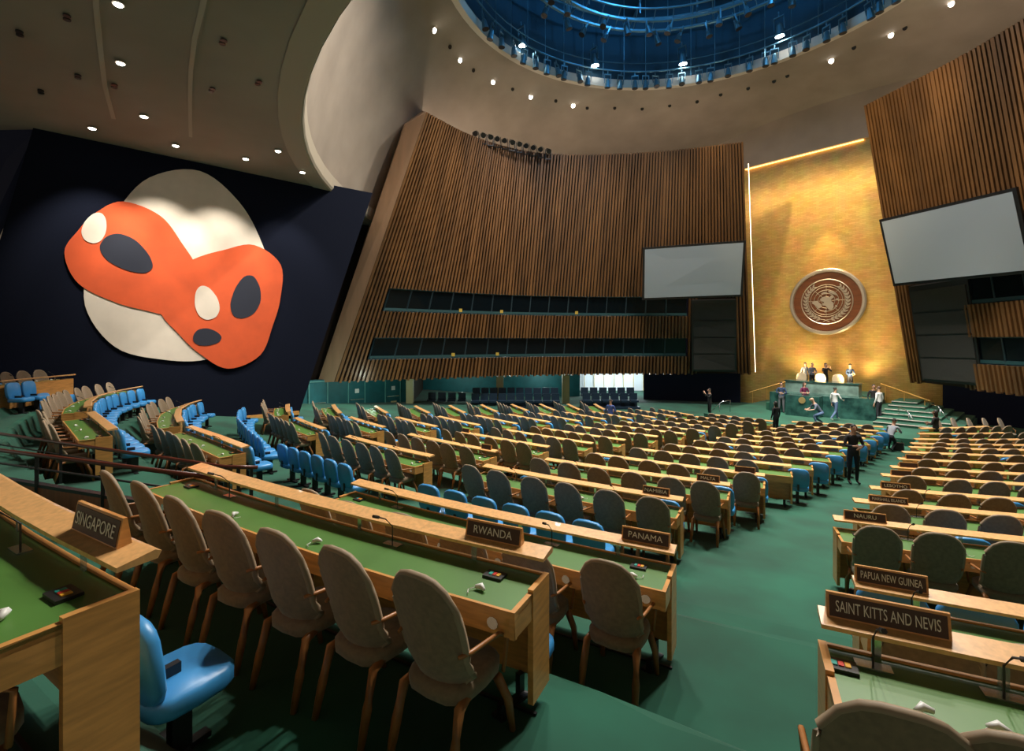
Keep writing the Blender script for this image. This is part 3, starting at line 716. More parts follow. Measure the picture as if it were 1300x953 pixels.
# soffit under slatted wall
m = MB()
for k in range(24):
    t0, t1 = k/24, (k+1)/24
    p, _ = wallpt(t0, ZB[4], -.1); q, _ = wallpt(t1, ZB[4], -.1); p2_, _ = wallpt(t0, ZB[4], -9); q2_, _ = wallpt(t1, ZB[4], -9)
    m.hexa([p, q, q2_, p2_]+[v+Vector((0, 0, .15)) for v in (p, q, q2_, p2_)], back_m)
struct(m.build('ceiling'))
# observers' dark navy seat banks
dnav = mat('navy_seat', (0.008, 0.025, 0.05), 0.5)
def seatbank(x0, x1, Z, rows_, label):
    a = pxZ(x0, Z); b = pxZ(x1, Z); d = (b-a).normalized(); n = Vector((-d.y, d.x)); L = (b-a).length
    for r in range(rows_):
        zz = .14+r*.3
        q = wallseg(a+n*(r*.8), b+n*(r*.8), 0, zz, dnav, .78); tag(q.build('seat_riser'), 'dark navy seating step %s from the front, %s' % (ordn(r), label), 'seating step')
        cnt = int(L/.58)
        for i in range(cnt):
            p = a+d*((i+.5)*L/cnt)+n*(r*.8+.45)
            yield p, zz, math.atan2(d.y, d.x), ordn(i)+' from left, '+ordn(r)+' row, '+label
# built after the chair prototypes
# ---------------------------------------------------------------- chairs
def beige_chair():
    t = empty('delegate_chair'); NW, NH = 8, 10
    def pt(u, v, off):   # v -1..1
        zt = 1.05-.15*abs(v)**3; zb = .42+.08*abs(v)**3; z = zb+(zt-zb)*u
        w = .198+.018*math.sin(u*2.4)
        y = -.20-.11*u**1.3-off+.06*(v*v)
        if u < .2: y += .05*(1-u/.2)
        return (v*w, y, z)
    s = MB(); front = [[pt(i/NH, -1+2*j/NW, -.018) for j in range(NW+1)] for i in range(NH+1)]; back = [[pt(i/NH, -1+2*j/NW, .022) for j in range(NW+1)] for i in range(NH+1)]
    for g, fl_ in ((front, 0), (back, 1)):
        base = len(s.v)
        for row in g: s.v += row
        for i in range(NH):
            for j in range(NW):
                q = [base+i*(NW+1)+j, base+i*(NW+1)+j+1, base+(i+1)*(NW+1)+j+1, base+(i+1)*(NW+1)+j]
                s.f.append(tuple(q if not fl_ else q[::-1])); s.m.append(s.mi(fabric))
    s.build('backrest', t, True)
    s = MB(); loop = [pt(i/NH, -1, .002) for i in range(NH+1)]+[pt(1, -1+2*j/NW, .002) for j in range(1, NW)]+[pt(i/NH, 1, .002) for i in range(NH, -1, -1)]+[pt(0, 1-2*j/NW, .002) for j in range(1, NW)]
    s.tube(loop, .022, piping, 5, loop=True); s.build('piping', t, True)
    s = MB(); ring = lambda z, k_: [(x*k_, y*k_-.0, z) for x, y in [(.21*math.copysign(abs(math.cos(a))**.6, math.cos(a)), .23*math.copysign(abs(math.sin(a))**.6, math.sin(a))) for a in [2*math.pi*i/16 for i in range(16)]]]
    s.sweep([ring(.37, .9), ring(.385, 1), ring(.44, 1), ring(.465, .88)], fabric); s.build('seat', t, True)
    for sx in (-1, 1):
        s = MB(); s.tube([(sx*.17, -.10, .40), (sx*.19, -.20, .38), (sx*.2, -.25, .2), (sx*.205, -.30, 0)], [.028, .03, .028, .02], legwood, 6); s.build('leg', t, True)
        s = MB(); s.tube([(sx*.2, .12, .37), (sx*.22, .2, .2), (sx*.225, .24, 0)], [.028, .026, .018], legwood, 6); s.build('leg', t, True)
        s = MB(); s.tube([(sx*.215, .16, .38), (sx*.235, .17, .58), (sx*.24, .08, .64), (sx*.23, -.16, .66), (sx*.205, -.225, .66)], [.012, .012, .013, .013, .010], legwood, 6); s.build('armrest', t, True)
    return t
def blue_chair():
    t = empty('adviser_chair')
    def rr(hw, hd, k_=.55): return [(hw*math.copysign(abs(math.cos(a))**k_, math.cos(a)), hd*math.copysign(abs(math.sin(a))**k_, math.sin(a))) for a in [2*math.pi*i/16 for i in range(16)]]
    s = MB(); P = [(y0, z0) for y0, z0 in ((-.19, .62),)]
    rings = []
    for off, k_ in ((-.035, .93), (-.02, 1), (.02, 1), (.04, .93)):
        rings.append([(x*k_, -.20-off-.12*(z*k_), .635+z*k_) for x, z in rr(.222, .225)])
    s.sweep(rings, blue); s.build('backrest', t, True)
    s = MB(); s.sweep([[(x*k_, y*k_+.0, z) for x, y in rr(.225, .225)] for z, k_ in ((.34, .95), (.36, 1), (.42, 1), (.445, .92))], blue); s.build('seat', t, True)
    s = MB()
    s.box(-.03, .03, -.05, .05, 0.03, .35, dark); s.box(-.2, .2, -.03, .03, 0, .03, dark); s.box(-.03, .03, -.2, .15, 0, .03, dark); s.box(-.02, .02, -.24, 0, .36, .5, dark); s.build('pedestal', t)
    return t
pb, pl = beige_chair(), blue_chair(); used = {'b': False, 'l': False}
counts = {'b': 0, 'l': 0}
STUFF = {'b': [], 'l': []}
def chair(kind, p, z, rz, label, group):
    counts[kind] += 1
    if counts[kind] > 300: STUFF[kind].append((p, z, rz)); return
    if not used[kind]:
        used[kind] = True; o = pb if kind == 'b' else pl; o.location = (p.x, p.y, z); o.rotation_euler = (0, 0, rz); tag(o, label, 'chair', group)
    else: dup(pb if kind == 'b' else pl, (p.x, p.y, z), rz, label, group)

# ---------------------------------------------------------------- desks
BN = {'A': 'right of main aisle', 'B': 'left of main aisle', 'C': 'middle block', 'D': 'left block', 'E': 'inner block beyond handrail', 'F': 'outer left wing', 'G': 'rearmost outer wing'}
def frames(pts):
    out = []
    for i, p in enumerate(pts):
        d = (pts[min(i+1, len(pts)-1)]-pts[max(i-1, 0)]).normalized(); n = Vector((-d.y, d.x))
        if n.dot(O-p) < 0 and True: n = -n
        out.append((p, d, n))
    return out
def at_len(pts, s):
    tot = sum((b-a).length for a, b in zip(pts, pts[1:])); g = s*tot
    for a, b in zip(pts, pts[1:]):
        L = (b-a).length
        if g <= L+1e-9: 
            d = (b-a).normalized(); n = Vector((-d.y, d.x)); return a+d*g, d, n
        g -= L
    d = (pts[-1]-pts[-2]).normalized(); return pts[-1]+d*g, d, Vector((-d.y, d.x))
DEP = 0.47
def strip(B, fr, prof, m):     # prof: list of (s back, z); sweep along frames
    B.sweep([[(p.x-n.x*s, p.y-n.y*s, z) for s, z in prof] for p, d, n in fr], m)
NEAR = {'S', 'R', 'P', 'Q', 'N', 'M'}
for di, D in enumerate(DESKS):
    pts = D['pts']; row, blk, rn = D['row'], D['block'], D['rn']
    if (pts[-1]-pts[0]).length < .3: continue
    # orient left -> right so that normal (90 deg left of direction) faces the rostrum
    tot = sum((b-a).length for a, b in zip(pts, pts[1:]))
    near = row in NEAR
    mid = pts[len(pts)//2]; z = D['z']
    t = empty('delegate_desk', (mid.x, mid.y, z))
    rp = [p-mid for p in pts]; fr = []
    for i, p in enumerate(rp):
        d = (rp[min(i+1, len(rp)-1)]-rp[max(i-1, 0)]).normalized(); fr.append((p, d, Vector((-d.y, d.x))))
    rname = '%s row from rear' % ordn(rn)
    lab = 'curved wooden desk with green top, %s, %s' % (rname, BN[blk])
    if (row, blk) in PLATES and PLATES[(row, blk)][0]: lab = 'curved wooden desk with green top under the %s nameplate' % PLATES[(row, blk)][0]
    tag(t, lab, 'desk', 'delegate desks')
    B = MB(); strip(B, fr, [(0, .715), (0, .77), (.02, .77), (.02, .755), (DEP-.02, .74), (DEP-.02, .752), (DEP, .752), (DEP, .715)], maple); B.build('desktop', t)
    B = MB(); strip(B, fr, [(.022, .74), (.022, .758), (DEP-.022, .744), (DEP-.022, .73)], leather); B.build('writing_surface', t)
    B = MB(); strip(B, fr, [(DEP-.03, .60), (DEP-.03, .715), (DEP, .715), (DEP-.012, .60)], maple); B.build('apron', t)
    B = MB(); strip(B, fr, [(.0, .12), (.0, .715), (.03, .715), (.03, .12)], maple); B.build('modesty_panel', t)
    for (p, d, n), sg in ((fr[0], 1), (fr[-1], -1)):
        B = MB(); q = []
        for zz in (.10, .772):
            for s, u in ((-.002, 0), (.24, 0), (.24, .035*sg), (-.002, .035*sg)): q.append((p.x-n.x*s+d.x*(u-.006*sg), p.y-n.y*s+d.y*(u-.006*sg), zz))
        B.hexa(q, maple); B.build('end_panel', t)
        B = MB(); q = []
        for zz in (.60, .753):
            for s, u in ((.24, 0), (DEP, 0), (DEP, .03*sg), (.24, .03*sg)): q.append((p.x-n.x*(s if zz > .7 or s < .3 else s-.015)+d.x*u, p.y-n.y*s+d.y*u, zz))
        B.hexa(q, maple); B.build('end_apron', t)
    B = MB()
    for s in (.04, .35, .65, .96):
        p, d, n = at_len(rp, s)
        for so in (.06, .3): B.box(p.x-n.x*so-.02, p.x-n.x*so+.02, p.y-n.y*so-.02, p.y-n.y*so+.02, 0, .13 if so < .2 else .1, dark)
        B.box(p.x-n.x*.18-.02, p.x-n.x*.18+.02, p.y-n.y*.18-.14, p.y-n.y*.18+.14, 0, .02, dark)
    strip(B, fr, [(.17, 0), (.17, .015), (.19, .015), (.19, 0)], dark); B.build('feet', t)
    B = MB(); strip(B, fr, [(.075, .868), (.075, .888), (-.06, .912), (-.085, .90), (-.07, .872)], maple_top); sh = B.build('document_shelf', t)
    npost = max(2, int(tot/.85))
    if near or rn < 9:
        for i in range(npost):
            p, d, n = at_len(rp, (i+.5)/npost); B = MB(); B.box(-.018, .018, -.006, .006, .755, .875, glass if i % 2 else chrome); o = B.build('shelf_post', t); o.location = (p.x-n.x*.03, p.y-n.y*.03, 0); o.rotation_euler = (0, 0, math.atan2(d.y, d.x))
    else:
        B = MB()
        for i in range(npost):
            p, d, n = at_len(rp, (i+.5)/npost); B.box(p.x-.02, p.x+.02, p.y-.02, p.y+.02, .755, .875, maple)
        B.build('shelf_post', t)
    # block sockets / small wooden boxes under the shelf (seen in the far rows)
    if not near:
        for i in range(3):
            p, d, n = at_len(rp, (i+.5)/3); B = MB(); B.box(-.14, .14, -.03, .03, .77, .85, maple); o = B.build('socket_box', t); o.location = (p.x+n.x*.0, p.y+n.y*.0, 0); o.rotation_euler = (0, 0, math.atan2(d.y, d.x))
    nch = 6 if tot > 2.6 else 5 if tot > 2.3 else 4 if tot > 1.6 else 3
    if tot > 5: nch = int(tot/.58)
    if tot > 4.2 and tot <= 5: nch = 7
    if near or row == 'L':
        # microphones, button panels, grilles
        for s in ((.22, .72) if row != 'S' else (.3, .72)):
            p, d, n = at_len(rp, s); b0 = Vector((p.x-n.x*.10, p.y-n.y*.10, .758))
            B = MB(); B.box(-.07, .07, -.03, .03, .756, .764, chrome); o = B.build('microphone_base', t); o.location = (b0.x, b0.y, 0); o.rotation_euler = (0, 0, math.atan2(d.y, d.x))
            e_ = b0-Vector((n.x, n.y, 0))*.14+Vector((0, 0, .24)); m1 = b0+Vector((0, 0, .13))+Vector((d.x, d.y, 0))*.0
            B = MB(); B.tube([b0, m1, m1.lerp(e_, .5)+Vector((0, 0, .02)), e_], .005, black, 5); B.tube([e_, e_-Vector((n.x, n.y, -.45))*.05], .012, black, 6); B.build('microphone', t)
        for s, u in ((.07, 1), (.93, 1)):
            p, d, n = at_len(rp, s); B = MB()
            B.box(-.065, .065, -.045, .045, .748, .768, black)
            for j, c_ in enumerate(((.02, .35, .30), (.65, .03, .02), (.8, .40, .03))): B.box(-.035+j*.026, -.013+j*.026, -.018, .018, .768, .773, mat('button%d' % j, c_, .4))
            o = B.build('voting_panel', t); o.location = (p.x-n.x*.16, p.y-n.y*.16, 0); o.rotation_euler = (0, 0, math.atan2(d.y, d.x))
        for i in range(nch):
            for q_, (du, rad) in enumerate(((.30, .035), (-.40, .022))):
                s = (i+.5+du*.9)/nch; p, d, n = at_len(rp, s); c = Vector((p.x-n.x*(DEP-.01), p.y-n.y*(DEP-.01), .665))
                if di > 24 and q_: continue
                B = MB(); B.disc(c, rad, .012, chrome if q_ == 0 else steelr, 10, axis=(-n.x, -n.y, 0)); B.build('speaker_grille' if q_ == 0 else 'headset_socket', t)
    # nameplate: stands on the shelf, a thing of its own
    key = (row, blk)
    if key in PLATES:
        nm, s, wd = PLATES[key]; p, d, n = at_len(rp, s); hp = .115 if wd < .5 else .10
        if row == 'S': hp = .13
        o = empty('nameplate', (mid.x+p.x+n.x*.02, mid.y+p.y+n.y*.02, z+.895), math.atan2(d.y, d.x))
        B = MB(); B.hexa([(-wd/2, -.03, 0), (wd/2, -.03, 0), (wd/2, .03, 0), (-wd/2, .03, 0), (-wd/2, -.005, hp), (wd/2, -.005, hp), (wd/2, .01, hp), (-wd/2, .01, hp)], maple); B.build('plate_holder', o)
        B = MB(); i_ = .012; ysl = lambda zz: -.031+.025*zz/hp
        B.hexa([(-wd/2+i_, ysl(i_)+.004, i_), (wd/2-i_, ysl(i_)+.004, i_), (wd/2-i_, ysl(hp-i_)+.004, hp-i_), (-wd/2+i_, ysl(hp-i_)+.004, hp-i_), (-wd/2+i_, ysl(i_)-.002, i_), (wd/2-i_, ysl(i_)-.002, i_), (wd/2-i_, ysl(hp-i_)-.002, hp-i_), (-wd/2+i_, ysl(hp-i_)-.002, hp-i_)], plate_b); B.build('plate_face', o)
        if nm:
            M = Matrix.Translation((0, ysl(hp/2)-.0045, hp/2)) @ Matrix.Rotation(R(90)-math.atan(.025/hp), 4, 'X')
            text_mesh(nm, hp*.62, .0008, plate_w, 'lettering', o, M, width=min(wd*.84, len(nm)*hp*(.42 if len(nm) < 12 else .4)))
        lb = 'brown nameplate reading %s on the desk shelf' % nm if nm else 'small brown nameplate on shelf of %s, %s' % (rname, BN[blk])
        tag(o, lb, 'nameplate', 'country nameplates')
    # chairs
    for i in range(nch):
        p, d, n = at_len(pts, (i+.5)/nch); j = random.uniform(-.04, .04)
        rz = math.atan2(d.y, d.x)+random.uniform(-.10, .10)
        rl = ordn(i)
        q = p-n*(DEP+.06+random.uniform(-.03, .04))+d*j
        zz = z if row in ('S', 'R', 'P', 'Q') else floor_z(q)
        if not (blk == 'B' and rn >= 7 and i == nch-1):
            chair('b', q, zz, rz, '%s beige chair from left, %s, %s' % (rl, rname, BN[blk]), 'beige delegate chairs')
        q = p+n*.36+d*.02
        doblue = blk in 'DEFG' or (blk in 'BC' and row in ('R',)) or (blk == 'A' and row == 'P') or (blk == 'B' and i == nch-1) or (blk in 'ABC' and rn > 3 and random.random() < .16)
        if row == 'P' and blk in ('B',): doblue = False
        doblue = doblue or (row == 'S' and i == nch-1)
        if row == 'R' and blk == 'B' and i < nch-1: doblue = False
        if doblue:
            if blk == 'B' and i == nch-1 and rn >= 5: q = q+d*(.12 if rn < 7 else .42)
            if row in 'SR' and blk == 'B': q = q+n*(.06 if row == 'R' else .05)-d*(.12 if row == 'R' else .26)
            zz = z if row == 'Q' else floor_z(q)-.02
            chair('l', q, zz, math.atan2(d.y, d.x), '%s blue chair from left in front of %s, %s' % (rl, rname, BN[blk]), 'blue adviser chairs')
# blue chairs along the cross aisle
def bluearc(pts, n, desc):
    W = [at_h(x, y, 2.27).xy for x, y in pts]
    for i in range(n):
        p, d, nn = at_len(W, (i+.5)/n); zz = max(floor_z(p+nn*.2), floor_z(p-nn*.25))
        chair('l', p+nn*.22, CZ-2.27-.85, math.atan2(d.y, d.x), '%s blue chair from left, %s' % (ordn(i), desc), 'blue chairs along the cross aisle')
bluearc([(311, 516), (303, 521), (302, 530), (316, 545), (333, 558)], 12, 'long curved bank near the mural wall')
bluearc([(352, 562), (447, 592)], 6, 'single row behind the left block')
bluearc([(528, 612), (772, 667)], 6, 'single row ahead of the PANAMA desk')
# cream chairs at the far right front
for i in range(5):
    p = at_h(1200+i*20, 538, 3.55).xy
    chair('b', p, .05, AL-R(150), '%s cream chair from left, facing back at the front right' % ordn(i), 'chairs at the front right')
for kind, nm, lb in (('b', 'delegate_chair', 'remaining beige chairs in the far rows'), ('l', 'adviser_chair', 'remaining blue chairs in the far rows')):
    if STUFF[kind]:
        src = pb if kind == 'b' else pl; B = MB()
        for p, z, rz in STUFF[kind]:
            M = Matrix.Translation((p.x, p.y, z)) @ Matrix.Rotation(rz, 4, 'Z')
            for ch in src.children:
                me = ch.data; b0 = len(B.v); B.v += [tuple(M @ v.co) for v in me.vertices]
                mi = [B.mi(x) for x in me.materials]
                for f in me.polygons: B.f.append(tuple(b0+i for i in f.vertices)); B.m.append(mi[f.material_index])
        o = B.build(nm+'s_far', None, True); o['kind'] = 'stuff'; tag(o, lb, 'chairs')
print('CHAIRS', counts)
# navy audience seats at the back
def navy_seat():
    t = empty('audience_seat'); s = MB(); s.box(-.25, .25, .1, .2, .3, .85, dnav); s.box(-.25, .25, -.3, .1, .3, .42, dnav); s.build('seat_shell', t); return t
ns = None
for args in ((540, 592, 31.6, 1, 'left bank'), (597, 712, 31.0, 2, 'middle bank'), (740, 813, 31.2, 2, 'right bank')):
    for p, zz, rz, lb in list(seatbank(*args)):
        if ns is None: ns = navy_seat(); o = ns; o.location = (p.x, p.y, zz); o.rotation_euler = (0, 0, rz)
        else: o = dup(ns, (p.x, p.y, zz), rz, '')
        tag(o, 'dark navy seat '+lb, 'seat', 'dark navy audience seats')

# ---------------------------------------------------------------- guard walls and rails near the left
def rail(P, base, label, nposts, mid_off=None):
    t = empty('handrail', P[0]); o0 = t.location.copy(); Q = [Vector(p)-o0 for p in P]
    B = MB(); B.tube(Q, .028, rail_m, 8); B.build('rail', t, True)
    if mid_off: B = MB(); B.tube([q-Vector((0, 0, mid_off)) for q in Q], .013, dark, 6); B.build('lower_bar', t, True)
    for i in range(nposts):
        s = (i+.5)/nposts; n_ = len(Q)-1; k_ = min(int(s*n_), n_-1); q = Q[k_].lerp(Q[k_+1], s*n_-k_)
        B = MB(); B.box(q.x-.02, q.x+.02, q.y-.02, q.y+.02, q.z-base, q.z, dark); B.build('post', t)
    tag(t, label, 'handrail'); return t
ra, rb = at_h(-120, 556, 1.45), at_h(283, 608, 1.45)
rail([ra, rb], .75, 'brown handrail on thin black posts, nearer of the two', 5, .17)
rc, rd, re_ = at_h(-120, 533, 1.75), at_h(286, 592.5, 1.75), at_h(327, 593, 1.78)
rail([rc, rd, re_], .95, 'brown handrail farther from the camera with bent end', 5, .2)
a, b = at_h(-120, 607, 2.0).xy, at_h(283, 655, 2.0).xy
a = ra.xy; b = rb.xy
q = wallseg(a, b, CZ-2.9, CZ-1.86, redwood, .08); struct(q.build('wall_guard')); q = wallseg(a, b, CZ-1.86, CZ-1.82, dark, .08); struct(q.build('trim_20'))
# white step nosings beside the front left desk
nz = mat('step_nosing', (0.55, 0.5, 0.45), .6)
for i, (x0, y0, x1, y1) in enumerate(((171, 681, 210, 707), (207, 690, 232, 707))):
    p = at_h(x0, y0, 1.98+i*.1); q = at_h(x1, y1, 1.98+i*.1); B = MB(); d = (q-p).normalized(); n_ = Vector((-d.y, d.x, 0))*.035
    B.hexa([p-n_, q-n_, q+n_, p+n_]+[v+Vector((0, 0, .02)) for v in (p-n_, q-n_, q+n_, p+n_)], nz); struct(B.build('trim_%d' % (21+i)))

# ---------------------------------------------------------------- earpieces on desks
def earpiece():
    t = empty('earpiece'); B = MB(); B.tube([(-.03, -.01, .012), (0, .012, .02), (.035, .0, .014)], [.012, .018, .01], white_p, 6); B.build('shell', t, True)
    B = MB(); B.tube([(-.03, -.01, .01), (-.05, -.05, .006), (-.02, -.08, .006)], .003, white_p, 4); B.build('cord', t); return t
ep = None
for D in DESKS:
    if D['row'] not in ('S', 'R', 'P', 'Q', 'N', 'M', 'L'): continue
    nn_ = 3 if D['block'] != 'F' else 5
    for i in range(nn_):
        p, d, n = at_len(D['pts'], (.93, .35, .6, .15, .75)[i]); loc = (p.x-n.x*.34, p.y-n.y*.34, D['z']+.752)
        lb = '%s white earpiece on desk, %s row from rear, %s' % (ordn(i), ordn(D['rn']), BN[D['block']])
        if ep is None: ep = earpiece(); ep.location = loc; tag(ep, lb, 'earpiece', 'white earpieces on the desks')
        else: ep2 = dup(ep, loc, random.uniform(0, 3), lb); ep2.scale = (1.0, 1.0, 1.0)

# ---------------------------------------------------------------- rostrum
def seg_block(x0, x1, d0, d1, z0, z1, m, B, curve=0.0):
    n_ = 9; ring0 = []
    fr_ = []; 
    for k in range(n_):
        u = k/(n_-1); xx = x0+(x1-x0)*u; yy = d0-curve*4*u*(1-u); fr_.append((xx, yy))
    pr = [(x, y) for x, y in fr_]+[(x1, d1), (x0, d1)]
    B.sweep([[(x, y, z0) for x, y in pr], [(x, y, z1) for x, y in pr]], m)
def ux(x, d):       # hall x at depth d on the sight line through column x
    a = (x-650)/F; return d*(a*CA-SA)/(a*SA+CA)
pt_ = empty('stage_platform', (0, 0, 0)); 
B = MB(); seg_block(ux(905, 27.6), ux(1205, 24.6)+.0, 26.5, GD, 0, .32, carpet, B, 1.2); B.build('platform_base', pt_)
B = MB(); seg_block(ux(975, 31), ux(1118, 31), 30.7, GD, .32, .75, carpet, B, .4); B.build('upper_platform', pt_)
B = MB(); seg_block(ux(985, 33), ux(1110, 33), 32.8, GD, .75, 1.35, carpet, B, .2); B.build('president_deck', pt_)
struct(pt_)
st = MB(); x0s = ux(1112, 31); 
for k in range(6):
    y0 = 29.2+k*.85; st.box(ux(1113, 30), ux(1113, 30)+3.2-k*.42, y0, GD-.02, .32+k*.13, .32+(k+1)*.13, carpet)
    st.box(ux(1113, 30), ux(1113, 30)+3.2-k*.42, y0-.02, y0+.06, .32+(k+1)*.13-.02, .32+(k+1)*.13+.008, nz)
tag(st.build('stage_steps'), 'green carpeted steps with white edges right of the rostrum', 'steps')
po = empty('rostrum_upper_desk', (ux(1044, 32), 32.0, .75)); off = po.location
B = MB(); seg_block(ux(997, 32)-off.x, ux(1090, 32)-off.x, 0, .7, 0, CZ-2.45-.75, marble_l, B, .45); B.build('marble_front', po)
B = MB(); seg_block(ux(996, 32)-off.x, ux(1091, 32)-off.x, -.04, .75, CZ-2.45-.75, CZ-2.38-.75, marble, B, .45); B.build('marble_top', po)
tag(po, 'pale green marble presiding desk high at the back of rostrum', 'desk')
po = empty('rostrum_lower_desk', (ux(1044, 30.4), 30.4, .32)); off = po.location
B = MB(); seg_block(ux(977, 30.4)-off.x, ux(1112, 30.4)-off.x, 0, .8, 0, 1.12, marble, B, .5); B.build('marble_front', po)
tag(po, 'long dark green marble desk wall in front of presiding desk', 'desk')
le = empty('lectern', (ux(1019, 29.4), 29.3, .32)); off = le.location
B = MB(); wl2 = (ux(1043, 28)-ux(998, 28)); B.box(-wl2/2, wl2/2, 0, .8, 0, 1.12, marble); B.build('marble_body', le)
B = MB(); B.disc((0, -.0, .88), .17, .03, mat('lectern_gold', (.6, .42, .18), .4, .7), 24, axis=(0, -1, 0)); B.build('lectern_emblem', le)
B = MB(); B.tube([(.2, .2, 1.12), (.15, .1, 1.4)], .01, black, 5); B.build('microphone', le)
tag(le, 'dark green marble speaker lectern with small gold emblem', 'lectern')
for i, x in enumerate((1018, 1042, 1064)):
    t = empty('presiding_chair', (ux(x, 33.3), 33.3, 1.2)); B = MB()
    B.sweep([[(w_*.30*math.copysign(abs(math.cos(a))**.6, math.cos(a)), yy, .95+.32*math.sin(a)) for a in [2*math.pi*j/14 for j in range(14)]] for yy, w_ in ((0, .95), (-.05, 1), (-.12, .9))], mat('cream_leather', (.75, .62, .42), .5)); B.build('backrest', t)
    B = MB(); B.box(-.3, .3, -.55, -.05, .42, .52, mat('cream_leather', (.75, .62, .42), .5)); B.build('seat', t); B = MB(); B.box(-.05, .05, -.35, -.25, 0, .42, dark); B.box(-.25, .25, -.33, -.27, 0, .05, dark); B.build('pedestal', t)
    tag(t, 'cream high-backed chair behind the presiding desk, %s from left' % ordn(i), 'chair', 'cream chairs behind the presiding desk')
gr = mat('gold_rail', (.75, .42, .1), .35, .3)
for a, b, lb in ((at_z(951, 498, 33.5), at_z(997, 484.5, 32.5), 'golden handrail sloping up at left of the gold wall'), (at_z(1118, 487, 28.2), at_z(1181, 509, 25.6), 'golden handrail sloping down at right of the gold wall')):
    t = empty('handrail', a); B = MB(); B.tube([(0, 0, 0), b-a], .04, gr, 6); B.build('rail', t)
    for s in (.1, .5, .9):
        q = (b-a)*s; B = MB(); B.box(q.x-.015, q.x+.015, q.y-.015, q.y+.015, q.z-.85, q.z, gr); B.build('post', t)
    tag(t, lb, 'handrail')
for i, (x, y, Z) in enumerate(((927, 509, 28), (1141, 518, 24.5), (1180, 513, 24.6))):
    a = at_z(x, y, Z); t = empty('handrail', a); B = MB(); dx = (1 if i != 0 else -1)*.9
    B.tube([(0, 0, -.85), (0, 0, .05), (dx*.4, -.3, -.05), (dx, -.8, -.75)], .022, chrome, 6); B.tube([(dx*.5, -.38, -.15), (dx*.5, -.38, -.9)], .02, chrome, 6); B.build('rail', t, True)
    tag(t, ['chrome step rail at the left end of the stage', 'chrome step rail at stage front near the white-shirted man', 'chrome step rail at the right end of the stage'][i], 'handrail')
# front stage steps at the right (white-edged)
st = MB(); 
for k in range(3):
    st.box(ux(1155, 24.5), ux(1205, 24.5), 24.2+k*.4, 26.4, k*.1, (k+1)*.1, carpet); st.box(ux(1155, 24.5), ux(1205, 24.5), 24.18+k*.4, 24.26+k*.4, (k+1)*.1-.03, (k+1)*.1+.01, nz)
tag(st.build('stage_steps'), 'low white-edged steps at the stage front beside right seats', 'steps')
for (x, d_, pw, tx) in ((1000, 20, 2200, 1000), (1050, 20, 2600, 1060), (1110, 20, 2400, 1120), (1160, 20, 1500, 1165)):
    lamp('stage_spot', 'SPOT', (ux(x, d_), d_, RH+1.8), pw*5, NEUT, (ux(tx, 29), 29, .5), .2, 26, .6)

